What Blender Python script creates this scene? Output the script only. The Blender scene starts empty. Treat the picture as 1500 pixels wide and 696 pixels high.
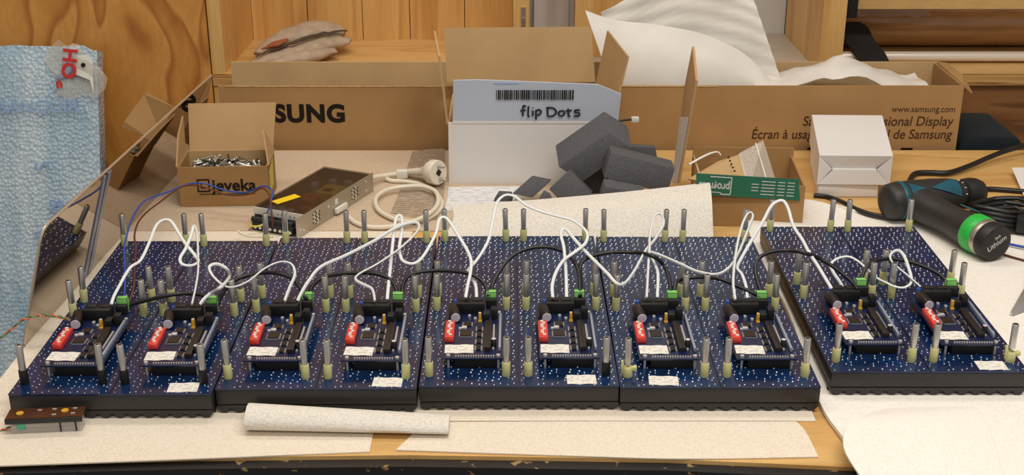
import bpy, bmesh, math, random
from mathutils import Vector, Matrix, Euler, noise

random.seed(7)
SC = bpy.context.scene
COL = SC.collection
R = math.radians

# ------------------------------------------------------------------ camera, light, exposure
cam_data = bpy.data.cameras.new('camera')
cam_data.sensor_fit = 'HORIZONTAL'
cam_data.sensor_width = 36.0
cam_data.lens = 36.0 * 1853.7 / 1500.0
cam_data.clip_start = 0.02
cam = bpy.data.objects.new('camera', cam_data)
COL.objects.link(cam)
cam.location = (0.0, 0.0, 0.6504)
cam.rotation_euler = (R(90 - 22.111), 0, 0)
SC.camera = cam

world = bpy.data.worlds.new('room_ambience')
SC.world = world
world.use_nodes = True
world.node_tree.nodes['Background'].inputs[0].default_value = (1.0, 0.94, 0.86, 1)
world.node_tree.nodes['Background'].inputs[1].default_value = 0.33


def area_light(name, loc, target, sx, sy, watts, color):
    d = bpy.data.lights.new(name, 'AREA')
    d.shape = 'RECTANGLE'
    d.size, d.size_y, d.energy, d.color = sx, sy, watts, color
    o = bpy.data.objects.new(name, d)
    COL.objects.link(o)
    o.location = loc
    o.rotation_euler = (Vector(target) - Vector(loc)).to_track_quat('-Z', 'Y').to_euler()
    return o


area_light('ceiling_lamp_front', (0.55, 0.75, 1.95), (0.55, 0.75, 0), 1.5, 0.3, 27, (1.0, 0.94, 0.85))
area_light('ceiling_lamp_back', (-0.5, 1.9, 1.95), (-0.5, 1.9, 0), 1.5, 0.3, 13, (1.0, 0.92, 0.80))
area_light('ceiling_lamp_behind', (0.2, -0.9, 1.95), (0.2, -0.5, 0), 1.5, 0.3, 18, (1.0, 0.94, 0.85))

SC.view_settings.view_transform = 'Standard'
SC.view_settings.look = 'None'
SC.view_settings.gamma = 1.0
SC.view_settings.use_curve_mapping = False
SC.view_settings.exposure = 0.0


# ------------------------------------------------------------------ materials
def lin(c):
    return c / 12.92 if c <= 0.04045 else ((c + 0.055) / 1.055) ** 2.4


def rgb(r, g, b):
    return (lin(r / 255), lin(g / 255), lin(b / 255), 1)


MATS = {}


def base(name):
    m = bpy.data.materials.new(name)
    m.use_nodes = True
    MATS[name] = m
    return m, m.node_tree, m.node_tree.nodes['Principled BSDF']


def N(nt, t, **kw):
    n = nt.nodes.new(t)
    for k, v in kw.items():
        setattr(n, k, v)
    return n


def plain(name, col, rough=0.5, metal=0.0, spec=0.5, vary=0.0, scale=40, bump=0.0, bscale=200, coat=0.0, trans=0.0, alpha=1.0, sss=0.0, stretch=None):
    m, nt, b = base(name)
    b.inputs['Base Color'].default_value = col
    b.inputs['Roughness'].default_value = rough
    b.inputs['Metallic'].default_value = metal
    b.inputs['Specular IOR Level'].default_value = spec
    b.inputs['Coat Weight'].default_value = coat
    b.inputs['Coat Roughness'].default_value = 0.12
    b.inputs['Transmission Weight'].default_value = trans
    b.inputs['Alpha'].default_value = alpha
    if sss:
        b.inputs['Subsurface Weight'].default_value = sss
        b.inputs['Subsurface Radius'].default_value = (0.006, 0.005, 0.004)
        b.inputs['Subsurface Scale'].default_value = 1.0
    tc = N(nt, 'ShaderNodeTexCoord')
    vec = tc.outputs['Object']
    if stretch:
        mp = N(nt, 'ShaderNodeMapping')
        mp.inputs['Scale'].default_value = stretch
        nt.links.new(vec, mp.inputs['Vector'])
        vec = mp.outputs['Vector']
    if vary:
        nz = N(nt, 'ShaderNodeTexNoise')
        nz.inputs['Scale'].default_value = scale
        nz.inputs['Detail'].default_value = 6
        nt.links.new(vec, nz.inputs['Vector'])
        rp = N(nt, 'ShaderNodeValToRGB')
        rp.color_ramp.elements[0].position = 0.3
        rp.color_ramp.elements[1].position = 0.7
        rp.color_ramp.elements[0].color = tuple(max(0, c * (1 - vary)) for c in col[:3]) + (1,)
        rp.color_ramp.elements[1].color = tuple(min(1, c * (1 + vary)) for c in col[:3]) + (1,)
        nt.links.new(nz.outputs['Fac'], rp.inputs['Fac'])
        nt.links.new(rp.outputs['Color'], b.inputs['Base Color'])
    if bump:
        nb = N(nt, 'ShaderNodeTexNoise')
        nb.inputs['Scale'].default_value = bscale
        nb.inputs['Detail'].default_value = 3
        nt.links.new(vec, nb.inputs['Vector'])
        bp = N(nt, 'ShaderNodeBump')
        bp.inputs['Strength'].default_value = bump
        bp.inputs['Distance'].default_value = 0.002
        nt.links.new(nb.outputs['Fac'], bp.inputs['Height'])
        nt.links.new(bp.outputs['Normal'], b.inputs['Normal'])
    return m


def wood(name, c0, c1, c2, scale=(6, 6, 0.8), bands=7.0, dist=5.0, rough=0.45, coat=0.0):
    """grain runs along the axis with the small scale"""
    m, nt, b = base(name)
    b.inputs['Roughness'].default_value = rough
    b.inputs['Coat Weight'].default_value = coat
    tc = N(nt, 'ShaderNodeTexCoord')
    mp = N(nt, 'ShaderNodeMapping')
    mp.inputs['Scale'].default_value = scale
    nt.links.new(tc.outputs['Object'], mp.inputs['Vector'])
    nz = N(nt, 'ShaderNodeTexNoise')
    nz.inputs['Scale'].default_value = 1.0
    nz.inputs['Detail'].default_value = 2.0
    nz.inputs['Distortion'].default_value = dist * 0.15
    nt.links.new(mp.outputs['Vector'], nz.inputs['Vector'])
    mul = N(nt, 'ShaderNodeMath', operation='MULTIPLY')
    mul.inputs[1].default_value = bands
    nt.links.new(nz.outputs['Fac'], mul.inputs[0])
    fr = N(nt, 'ShaderNodeMath', operation='FRACT')
    nt.links.new(mul.outputs[0], fr.inputs[0])
    rp = N(nt, 'ShaderNodeValToRGB')
    e = rp.color_ramp.elements
    e[0].position, e[0].color = 0.0, c0
    e[1].position, e[1].color = 1.0, c0
    k = e.new(0.55); k.color = c1
    k = e.new(0.85); k.color = c2
    nt.links.new(fr.outputs[0], rp.inputs['Fac'])
    fine = N(nt, 'ShaderNodeTexNoise')
    fine.inputs['Scale'].default_value = 30
    fine.inputs['Detail'].default_value = 5
    nt.links.new(mp.outputs['Vector'], fine.inputs['Vector'])
    mx = N(nt, 'ShaderNodeMix', data_type='RGBA', blend_type='MULTIPLY')
    mx.inputs['Factor'].default_value = 0.35
    nt.links.new(rp.outputs['Color'], mx.inputs['A'])
    nt.links.new(fine.outputs['Fac'], mx.inputs['B'])
    gain = N(nt, 'ShaderNodeMix', data_type='RGBA', blend_type='MULTIPLY')
    gain.inputs['Factor'].default_value = 1.0
    gain.inputs['B'].default_value = (1.2, 1.2, 1.2, 1)
    nt.links.new(mx.outputs['Result'], gain.inputs['A'])
    nt.links.new(gain.outputs['Result'], b.inputs['Base Color'])
    return m


def foam_mat(name, col, dark, rough=0.75, scale=420):
    m, nt, b = base(name)
    b.inputs['Roughness'].default_value = rough
    b.inputs['Specular IOR Level'].default_value = 0.25
    tc = N(nt, 'ShaderNodeTexCoord')
    nz = N(nt, 'ShaderNodeTexNoise')
    nz.inputs['Scale'].default_value = scale
    nz.inputs['Detail'].default_value = 2
    nt.links.new(tc.outputs['Object'], nz.inputs['Vector'])
    rp = N(nt, 'ShaderNodeValToRGB')
    rp.color_ramp.elements[0].position = 0.28
    rp.color_ramp.elements[1].position = 0.55
    rp.color_ramp.elements[0].color = dark
    rp.color_ramp.elements[1].color = col
    nt.links.new(nz.outputs['Fac'], rp.inputs['Fac'])
    nt.links.new(rp.outputs['Color'], b.inputs['Base Color'])
    bp = N(nt, 'ShaderNodeBump')
    bp.inputs['Strength'].default_value = 0.35
    bp.inputs['Distance'].default_value = 0.001
    nt.links.new(nz.outputs['Fac'], bp.inputs['Height'])
    big = N(nt, 'ShaderNodeTexNoise')
    big.inputs['Scale'].default_value = 9
    nt.links.new(tc.outputs['Object'], big.inputs['Vector'])
    bp2 = N(nt, 'ShaderNodeBump')
    bp2.inputs['Strength'].default_value = 0.25
    bp2.inputs['Distance'].default_value = 0.01
    nt.links.new(big.outputs['Fac'], bp2.inputs['Height'])
    nt.links.new(bp.outputs['Normal'], bp2.inputs['Normal'])
    nt.links.new(bp2.outputs['Normal'], b.inputs['Normal'])
    return m


def bubble_mat(name):
    m, nt, b = base(name)
    b.inputs['Roughness'].default_value = 0.22
    b.inputs['Coat Weight'].default_value = 0.6
    b.inputs['Coat Roughness'].default_value = 0.1
    tc = N(nt, 'ShaderNodeTexCoord')
    mp = N(nt, 'ShaderNodeMapping')
    mp.inputs['Scale'].default_value = (1, 1, 0.85)
    nt.links.new(tc.outputs['Object'], mp.inputs['Vector'])
    vo = N(nt, 'ShaderNodeTexVoronoi')
    vo.inputs['Scale'].default_value = 165
    vo.inputs['Randomness'].default_value = 0.8
    nt.links.new(mp.outputs['Vector'], vo.inputs['Vector'])
    big = N(nt, 'ShaderNodeTexNoise')
    big.inputs['Scale'].default_value = 7
    big.inputs['Detail'].default_value = 4
    mp2 = N(nt, 'ShaderNodeMapping')
    mp2.inputs['Scale'].default_value = (2.2, 1, 0.5)
    nt.links.new(tc.outputs['Object'], mp2.inputs['Vector'])
    nt.links.new(mp2.outputs['Vector'], big.inputs['Vector'])
    rp = N(nt, 'ShaderNodeValToRGB')
    rp.color_ramp.elements[0].position = 0.3
    rp.color_ramp.elements[1].position = 0.75
    rp.color_ramp.elements[0].color = rgb(150, 182, 202)
    rp.color_ramp.elements[1].color = rgb(228, 234, 236)
    nt.links.new(big.outputs['Fac'], rp.inputs['Fac'])
    rp2 = N(nt, 'ShaderNodeValToRGB')
    rp2.color_ramp.elements[0].color = (1.12, 1.12, 1.12, 1)
    rp2.color_ramp.elements[1].color = (0.80, 0.84, 0.88, 1)
    rp2.color_ramp.elements[1].position = 0.6
    nt.links.new(vo.outputs['Distance'], rp2.inputs['Fac'])
    mx = N(nt, 'ShaderNodeMix', data_type='RGBA', blend_type='MULTIPLY')
    mx.inputs['Factor'].default_value = 1
    nt.links.new(rp.outputs['Color'], mx.inputs['A'])
    nt.links.new(rp2.outputs['Color'], mx.inputs['B'])
    nt.links.new(mx.outputs['Result'], b.inputs['Base Color'])
    bp = N(nt, 'ShaderNodeBump', invert=True)
    bp.inputs['Strength'].default_value = 0.8
    bp.inputs['Distance'].default_value = 0.003
    nt.links.new(vo.outputs['Distance'], bp.inputs['Height'])
    bp2 = N(nt, 'ShaderNodeBump')
    bp2.inputs['Strength'].default_value = 0.6
    bp2.inputs['Distance'].default_value = 0.012
    nt.links.new(big.outputs['Fac'], bp2.inputs['Height'])
    nt.links.new(bp.outputs['Normal'], bp2.inputs['Normal'])
    nt.links.new(bp2.outputs['Normal'], b.inputs['Normal'])
    return m


def lines_mat(name, paper, ink, scale, axis='Y', duty=0.5, rough=0.7, thresh=0.52):
    """small print that cannot be read: broken lines of ink on paper"""
    m, nt, b = base(name)
    b.inputs['Roughness'].default_value = rough
    tc = N(nt, 'ShaderNodeTexCoord')
    sep = N(nt, 'ShaderNodeSeparateXYZ')
    nt.links.new(tc.outputs['Object'], sep.inputs[0])
    mul = N(nt, 'ShaderNodeMath', operation='MULTIPLY')
    mul.inputs[1].default_value = scale
    nt.links.new(sep.outputs[axis], mul.inputs[0])
    fr = N(nt, 'ShaderNodeMath', operation='FRACT')
    nt.links.new(mul.outputs[0], fr.inputs[0])
    lt = N(nt, 'ShaderNodeMath', operation='LESS_THAN')
    lt.inputs[1].default_value = duty
    nt.links.new(fr.outputs[0], lt.inputs[0])
    nz = N(nt, 'ShaderNodeTexNoise')
    nz.inputs['Scale'].default_value = scale * 0.9
    nt.links.new(tc.outputs['Object'], nz.inputs['Vector'])
    gt = N(nt, 'ShaderNodeMath', operation='GREATER_THAN')
    gt.inputs[1].default_value = thresh
    nt.links.new(nz.outputs['Fac'], gt.inputs[0])
    an = N(nt, 'ShaderNodeMath', operation='MULTIPLY')
    nt.links.new(lt.outputs[0], an.inputs[0])
    nt.links.new(gt.outputs[0], an.inputs[1])
    mx = N(nt, 'ShaderNodeMix', data_type='RGBA')
    mx.inputs['A'].default_value = paper
    mx.inputs['B'].default_value = ink
    nt.links.new(an.outputs[0], mx.inputs['Factor'])
    nt.links.new(mx.outputs['Result'], b.inputs['Base Color'])
    return m


plywood = wood('orange_plywood', rgb(216, 154, 78), rgb(206, 142, 66), rgb(174, 108, 46), scale=(4.6, 1, 1.5), bands=6, dist=12, rough=0.4, coat=0.15)
pine = wood('pine_boards', rgb(222, 178, 110), rgb(216, 170, 102), rgb(200, 148, 82), scale=(12, 4, 0.5), bands=4, dist=3)
pine_flat = wood('pine_shelf_board', rgb(210, 170, 110), rgb(206, 164, 104), rgb(194, 150, 90), scale=(1.0, 8, 4), bands=5, dist=3)
pine_edge = wood('plywood_cut_edge', rgb(212, 170, 108), rgb(196, 148, 86), rgb(150, 100, 52), scale=(1.5, 1.5, 90), bands=4, dist=1)
dark_wood = wood('dark_brown_wood', rgb(150, 102, 58), rgb(138, 90, 48), rgb(108, 68, 34), scale=(1.5, 2, 14), bands=5, dist=3)
table_wood = wood('birch_table_top', rgb(214, 174, 112), rgb(208, 164, 100), rgb(196, 150, 88), scale=(1.2, 9, 4), bands=4, dist=3, rough=0.5)
cardboard = plain('brown_cardboard', rgb(165, 128, 84), 0.85, spec=0.2, vary=0.10, scale=9, bump=0.08, bscale=60)
cardboard_in = plain('cardboard_inside', rgb(190, 158, 114), 0.85, spec=0.2, vary=0.08, scale=12)
cardboard_pale = plain('pale_cardboard', rgb(184, 148, 106), 0.85, spec=0.2, vary=0.07, scale=12)
cardboard_edge = plain('cardboard_cut_edge', rgb(206, 172, 122), 0.9, spec=0.2, vary=0.25, scale=160)
white_card = plain('white_card', rgb(226, 222, 220), 0.6, spec=0.3, vary=0.02, scale=8)
white_card_blue = plain('white_printed_card', rgb(190, 198, 214), 0.5, spec=0.35, vary=0.04, scale=10)
white_board = plain('white_coated_board', rgb(205, 202, 198), 0.45, vary=0.04, scale=5)
grey_board = plain('worn_grey_board', rgb(176, 164, 148), 0.4, vary=0.08, scale=14, stretch=(1, 3, 1))
foam_front = foam_mat('cream_packing_foam', rgb(230, 218, 202), rgb(218, 203, 182))
foam_white = foam_mat('white_packing_foam', rgb(240, 234, 226), rgb(230, 222, 210))
foam_tan = foam_mat('falloff_tinted_foam', rgb(200, 180, 156), rgb(190, 168, 142), scale=300)  # packing foam with the light falloff towards the back put into its colour
foam_roll = foam_mat('speckled_white_foam', rgb(226, 220, 210), rgb(204, 196, 184), scale=420)
foam_drape = plain('thin_foam_film', rgb(228, 222, 214), 0.4, spec=0.3, vary=0.06, scale=20, bump=0.15, bscale=40, alpha=0.93)
dark_foam = foam_mat('dark_grey_foam', rgb(94, 93, 96), rgb(72, 71, 75), rough=0.9, scale=650)
pcb_blue = plain('blue_circuit_board', rgb(12, 38, 76), 0.2, spec=0.5, vary=0.35, scale=28, coat=0.15)
pcb_dark = plain('dark_blue_controller_board', rgb(18, 32, 66), 0.3, spec=0.5, vary=0.35, scale=160, coat=0.2)
pcb_brown = plain('brown_circuit_board', rgb(70, 36, 14), 0.35, vary=0.2, scale=60, coat=0.2)
solder = plain('solder_points', rgb(225, 228, 230), 0.35, metal=0.6)
black_plastic = plain('black_plastic', rgb(30, 28, 28), 0.5, vary=0.1, scale=60)
frame_black = plain('black_frame_plastic', rgb(40, 38, 38), 0.42, vary=0.12, scale=14, stretch=(0.4, 1, 4))
black_matt = plain('matt_black_component', rgb(18, 17, 18), 0.55)
black_rubber = plain('black_cable_rubber', rgb(20, 19, 20), 0.42)
brown_chip = plain('dark_brown_chip', rgb(40, 30, 26), 0.4)
steel = plain('brushed_steel', rgb(206, 204, 200), 0.36, metal=0.92)
steel_hole = plain('tube_bore', rgb(30, 28, 26), 0.6)
alu = plain('aluminium_case', rgb(186, 180, 168), 0.38, metal=0.85, vary=0.05, scale=30)
silver = plain('silver_leads', rgb(222, 222, 222), 0.35, metal=0.6)
nylon = plain('pale_yellow_nylon', rgb(202, 200, 140), 0.45, spec=0.4, sss=0.15)
red_plastic = plain('red_switch_plastic', rgb(214, 56, 44), 0.3, coat=0.3)
white_plastic = plain('white_plastic', rgb(226, 224, 214), 0.4)
cream_plastic = plain('cream_cable_plastic', rgb(226, 216, 196), 0.38)
cable_white = plain('white_cable_jacket', rgb(222, 224, 224), 0.4)
green_plug_m = plain('green_connector', rgb(128, 198, 104), 0.4)
lilac_can = plain('capacitor_end', rgb(204, 198, 214), 0.35, metal=0.1)
cap_sleeve = plain('capacitor_sleeve', rgb(26, 20, 22), 0.3)
blue_part = plain('blue_component', rgb(30, 84, 170), 0.35)
yellow_part = plain('yellow_component', rgb(206, 158, 40), 0.4)
grey_rail = plain('grey_rail', rgb(156, 166, 182), 0.35, metal=0.3)
sticker = lines_mat('white_paper_sticker', rgb(228, 224, 214), rgb(186, 183, 178), 230, 'Y', 0.45)
print_paper = lines_mat('printed_white_paper', rgb(222, 220, 222), rgb(188, 188, 194), 110, 'Y', 0.4)
ink = plain('black_print', rgb(32, 26, 22), 0.7, spec=0.2)
ink_brown = plain('faded_brown_print', rgb(78, 56, 36), 0.8, spec=0.2)
pen_ink = plain('blue_black_marker', rgb(34, 30, 52), 0.6)
bubble = bubble_mat('blue_bubble_wrap')
tape_film = plain('clear_packing_film', rgb(214, 208, 196), 0.15, spec=0.6, alpha=0.22, bump=0.5, bscale=22)
red_print = plain('red_print', rgb(196, 40, 36), 0.5)
blue_print = plain('blue_print', rgb(142, 172, 214), 0.5)
blue_print_pale = plain('pale_blue_print', rgb(132, 160, 204), 0.5)
mirror_m = plain('polished_plate', rgb(176, 162, 146), 0.03, metal=1.0)
plate_edge = plain('polished_plate_edge', rgb(206, 190, 168), 0.35, metal=0.6)
strip_blue = plain('pale_blue_strip', rgb(150, 158, 184), 0.3, metal=0.3)
strip_dark = plain('dark_strip', rgb(20, 20, 28), 0.4)
wire_blue = plain('blue_wire', rgb(34, 78, 170), 0.35)
wire_brown = plain('brown_wire', rgb(96, 46, 24), 0.4)
wire_yellow = plain('yellow_wire', rgb(214, 196, 60), 0.4)
wire_orange = plain('orange_wire', rgb(216, 100, 50), 0.4)
wire_green = plain('green_wire', rgb(70, 130, 90), 0.4)
smoke_cover = plain('smoky_cover', rgb(52, 38, 32), 0.18, alpha=0.46, spec=0.6)
copper = plain('copper_winding', rgb(190, 98, 54), 0.35, metal=0.5)
coil_yellow = plain('yellow_transformer_tape', rgb(196, 178, 84), 0.4, vary=0.15, scale=80)
yellow_label = plain('yellow_label', rgb(240, 205, 30), 0.5)
yellow_sticker = plain('pale_yellow_sticker', rgb(216, 196, 84), 0.5, vary=0.08, scale=90)
green_band = plain('green_printed_band', rgb(38, 104, 78), 0.5, vary=0.05, scale=40)
teal = plain('teal_plastic', rgb(22, 84, 100), 0.4, vary=0.1, scale=50)
drill_black = plain('drill_black_rubber', rgb(40, 38, 37), 0.5, vary=0.1, scale=50)
green_ring = plain('bright_green_ring', rgb(40, 184, 72), 0.35)
chair_teal = plain('dark_teal_fabric', rgb(18, 30, 36), 0.9, vary=0.1, scale=120)
clear_bag = plain('clear_plastic_bag', rgb(222, 216, 206), 0.12, spec=0.6, alpha=0.25, bump=0.3, bscale=40)
clear_block = plain('clear_acrylic', rgb(226, 222, 216), 0.08, spec=0.6, alpha=0.42)
green_clear = plain('green_translucent_plastic', rgb(70, 176, 140), 0.3)
cloth_grey = plain('grey_knitted_cloth', rgb(176, 158, 138), 0.95, spec=0.1, vary=0.15, scale=60, bump=0.4, bscale=260)
cloth_shade = plain('cloth_fold_shade', rgb(88, 74, 62), 0.95, spec=0.1)  # the grey cloth darkened, shade between folds as a colour
brown_leather = plain('brown_lining', rgb(150, 84, 44), 0.8)
strap_black = plain('black_webbing', rgb(22, 18, 18), 0.8, vary=0.15, scale=200)
roll_film = plain('film_wrapped_brown_roll', rgb(186, 142, 92), 0.25, vary=0.18, scale=12, coat=0.8, stretch=(1, 6, 6))
pipe_m = plain('pale_metal_pipe', rgb(236, 226, 214), 0.25, metal=0.3)
screw_zinc = plain('zinc_screws', rgb(200, 202, 196), 0.3, metal=0.9)
screw_dark = plain('blackened_screws', rgb(70, 72, 66), 0.4, metal=0.8)
pink_tube = plain('orange_pvc', rgb(190, 120, 70), 0.5)
black_lacquer = plain('chipped_black_paint', rgb(26, 25, 27), 0.4, vary=0.0)
floor_m = plain('grey_floor', rgb(120, 112, 104), 0.7, vary=0.1, scale=3)
striped_bag = lines_mat('grey_striped_film', rgb(172, 156, 138), rgb(142, 126, 110), 130, 'Y', 0.5, rough=0.25, thresh=0.44)


def chip_paint():
    m = MATS['chipped_black_paint']
    nt = m.node_tree
    b = nt.nodes['Principled BSDF']
    tc = N(nt, 'ShaderNodeTexCoord')
    mp = N(nt, 'ShaderNodeMapping')
    mp.inputs['Scale'].default_value = (1, 1, 1.6)
    nt.links.new(tc.outputs['Object'], mp.inputs['Vector'])
    nz = N(nt, 'ShaderNodeTexNoise')
    nz.inputs['Scale'].default_value = 70
    nz.inputs['Detail'].default_value = 5
    nt.links.new(mp.outputs['Vector'], nz.inputs['Vector'])
    rp = N(nt, 'ShaderNodeValToRGB')
    rp.color_ramp.elements[0].position = 0.64
    rp.color_ramp.elements[1].position = 0.69
    rp.color_ramp.elements[0].color = rgb(27, 26, 28)
    rp.color_ramp.elements[1].color = rgb(150, 124, 84)
    nt.links.new(nz.outputs['Fac'], rp.inputs['Fac'])
    nt.links.new(rp.outputs['Color'], b.inputs['Base Color'])


chip_paint()


# ------------------------------------------------------------------ mesh helpers
class MB:
    """collects faces for ONE mesh object"""

    def __init__(self):
        self.v, self.f, self.m, self.mats = [], [], [], []

    def _mi(self, mat):
        if mat not in self.mats:
            self.mats.append(mat)
        return self.mats.index(mat)

    def add(self, verts, faces, mat):
        o = len(self.v)
        self.v += [tuple(p) for p in verts]
        i = self._mi(mat)
        for f in faces:
            self.f.append(tuple(o + k for k in f))
            self.m.append(i)
        return self

    def hexa(self, b4, t4, mat):
        """bottom quad and top quad, both counter-clockwise seen from above"""
        return self.add(list(b4) + list(t4), [(3, 2, 1, 0), (4, 5, 6, 7), (0, 1, 5, 4), (1, 2, 6, 5), (2, 3, 7, 6), (3, 0, 4, 7)], mat)

    def box(self, x0, x1, y0, y1, z0, z1, mat, M=None):
        b = [(x0, y0, z0), (x1, y0, z0), (x1, y1, z0), (x0, y1, z0)]
        t = [(x, y, z1) for x, y, _ in b]
        if M:
            b = [M @ Vector(p) for p in b]
            t = [M @ Vector(p) for p in t]
        return self.hexa(b, t, mat)

    def slab(self, quad, thick, mat):
        """a sheet: polygon in space with thickness along its normal (backwards)"""
        q = [Vector(p) for p in quad]
        n = Vector((0, 0, 0))
        for i in range(len(q)):
            n += (q[i] - q[0]).cross(q[(i + 1) % len(q)] - q[0])
        n.normalize()
        k = len(q)
        vs = q + [p - n * thick for p in q]
        fs = [tuple(range(k)), tuple(reversed(range(k, 2 * k)))]
        fs += [((i + 1) % k, i, k + i, k + (i + 1) % k) for i in range(k)]
        return self.add(vs, fs, mat)

    def prism(self, poly, z0, z1, mat):
        k = len(poly)
        vs = [(x, y, z0) for x, y in poly] + [(x, y, z1) for x, y in poly]
        fs = [tuple(reversed(range(k))), tuple(range(k, 2 * k))]
        fs += [(i, (i + 1) % k, k + (i + 1) % k, k + i) for i in range(k)]
        return self.add(vs, fs, mat)

    def cyl(self, p0, p1, r0, r1=None, n=14, mat=None, caps=True):
        r1 = r0 if r1 is None else r1
        return self.tube([p0, p1], [r0, r1], n, mat, caps=caps)

    def tube(self, pts, rad, n=8, mat=None, flat=1.0, up=(0, 0, 1), caps=True):
        P = [Vector(p) for p in pts]
        if not isinstance(rad, (list, tuple)):
            rad = [rad] * len(P)
        ref = Vector(up)
        vs, fs = [], []
        prev = None
        for i, p in enumerate(P):
            a = P[max(i - 1, 0)]
            b = P[min(i + 1, len(P) - 1)]
            t = (b - a)
            t = t.normalized() if t.length > 1e-9 else Vector((0, 0, 1))
            if prev is None:
                s = t.cross(ref)
                if s.length < 1e-3:
                    s = t.cross(Vector((0, 1, 0)))
            else:
                s = prev - t * prev.dot(t)
            s.normalize()
            prev = s
            w = t.cross(s)
            for k in range(n):
                an = 2 * math.pi * k / n
                vs.append(p + s * (math.cos(an) * rad[i]) + w * (math.sin(an) * rad[i] * flat))
        for i in range(len(P) - 1):
            for k in range(n):
                k2 = (k + 1) % n
                fs.append((i * n + k, i * n + k2, (i + 1) * n + k2, (i + 1) * n + k))
        if caps:
            fs.append(tuple(reversed(range(n))))
            fs.append(tuple(range((len(P) - 1) * n, len(P) * n)))
        return self.add(vs, fs, mat)

    def grid(self, rows, mat, thick=0.0):
        """rows of points -> sheet, given thickness downwards along averaged normal if asked"""
        nr, nc = len(rows), len(rows[0])
        P = [[Vector(p) for p in r] for r in rows]
        vs = [p for r in P for p in r]
        fs = [(i * nc + j, i * nc + j + 1, (i + 1) * nc + j + 1, (i + 1) * nc + j) for i in range(nr - 1) for j in range(nc - 1)]
        if thick:
            low = []
            for i in range(nr):
                for j in range(nc):
                    du = P[i][min(j + 1, nc - 1)] - P[i][max(j - 1, 0)]
                    dv = P[min(i + 1, nr - 1)][j] - P[max(i - 1, 0)][j]
                    low.append(P[i][j] - du.cross(dv).normalized() * thick)
            o = nr * nc
            vs += low
            fs += [tuple(o + k for k in reversed(f)) for f in fs[:]]
            ring = [j for j in range(nc)] + [i * nc + nc - 1 for i in range(1, nr)] + [(nr - 1) * nc + j for j in range(nc - 2, -1, -1)] + [i * nc for i in range(nr - 2, 0, -1)]
            for a, b in zip(ring, ring[1:] + ring[:1]):
                fs.append((b, a, o + a, o + b))
        return self.add(vs, fs, mat)

    def mesh(self, name, bevel=0.0, seg=2, smooth=40, fix=True):
        me = bpy.data.meshes.new(name)
        me.from_pydata(self.v, [], self.f)
        for m in self.mats:
            me.materials.append(m)
        me.polygons.foreach_set('material_index', self.m)
        if fix or bevel:
            bm = bmesh.new()
            bm.from_mesh(me)
            if fix:
                bmesh.ops.recalc_face_normals(bm, faces=bm.faces)
            if bevel:
                es = [e for e in bm.edges if len(e.link_faces) == 2 and e.calc_face_angle(0) > R(35)]
                bmesh.ops.bevel(bm, geom=es, offset=bevel, offset_type='OFFSET', segments=seg, profile=0.5, affect='EDGES', clamp_overlap=True)
            bm.to_mesh(me)
            bm.free()
        if smooth:
            me.shade_smooth()
            me.set_sharp_from_angle(angle=R(smooth))
        return me

    def build(self, name, parent=None, loc=None, rot=None, **kw):
        return place(name, self.mesh(name, **kw), parent, loc, rot)


def place(name, me, parent=None, loc=None, rot=None):
    o = bpy.data.objects.new(name, me)
    COL.objects.link(o)
    if parent:
        o.parent = parent
    if loc:
        o.location = loc
    if rot:
        o.rotation_euler = rot
    return o


def tag(o, label=None, cat=None, group=None, kind=None):
    for k, v in (('label', label), ('category', cat), ('group', group), ('kind', kind)):
        if v:
            o[k] = v
    return o


def empty(name, loc, rz=0.0, label=None, cat=None, group=None):
    o = bpy.data.objects.new(name, None)
    o.empty_display_size = 0.02
    COL.objects.link(o)
    o.location = loc
    o.rotation_euler = (0, 0, rz)
    return tag(o, label, cat, group)


def copy_tree(o, parent=None):
    c = o.copy()
    COL.objects.link(c)
    if parent:
        c.parent = parent
    for ch in list(o.children):
        copy_tree(ch, c)
    return c


def smoothpath(pts, sub=6):
    P = [Vector(p) for p in pts]
    out = []
    for i in range(len(P) - 1):
        p0, p1, p2, p3 = P[max(i - 1, 0)], P[i], P[i + 1], P[min(i + 2, len(P) - 1)]
        for k in range(sub):
            t = k / sub
            out.append(0.5 * ((2 * p1) + (p2 - p0) * t + (2 * p0 - 5 * p1 + 4 * p2 - p3) * t * t + (3 * p1 - p0 - 3 * p2 + p3) * t ** 3))
    out.append(P[-1])
    return out


def text(name, s, size, mat, parent, M, bold=0.0, shear=0.0, align='LEFT', depth=0.0002, space=1.0, width=1.0, fit=None):
    """flat lettering; M places it (x along the line, y up the letters)"""
    c = bpy.data.curves.new(name, 'FONT')
    c.body = s
    c.size = size
    c.offset = bold
    c.shear = shear
    c.align_x = align
    c.extrude = depth
    c.space_character = space
    t = bpy.data.objects.new(name + '_source', c)
    COL.objects.link(t)
    bpy.context.view_layer.update()
    me = bpy.data.meshes.new_from_object(t.evaluated_get(bpy.context.evaluated_depsgraph_get()))
    bpy.data.objects.remove(t)
    if fit:
        xs_ = [v.co.x for v in me.vertices]
        width = fit / (max(xs_) - min(xs_))
    me.transform(Matrix.Diagonal((width, 1, 1, 1)))
    me.materials.clear()
    me.materials.append(mat)
    me.transform(M)
    return place(name, me, parent)


def frame(o, x, y):
    """matrix with origin o, x axis x, y axis orthogonalised y"""
    x = Vector(x).normalized()
    y = Vector(y)
    y = (y - x * y.dot(x)).normalized()
    z = x.cross(y)
    M = Matrix((x, y, z)).transposed().to_4x4()
    M.translation = Vector(o)
    return M


def local(root, p):
    """world point -> coordinates of a root Empty that only turns about z"""
    return (Matrix.Translation(root.location) @ Euler(root.rotation_euler).to_matrix().to_4x4()).inverted() @ Vector(p)


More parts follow.
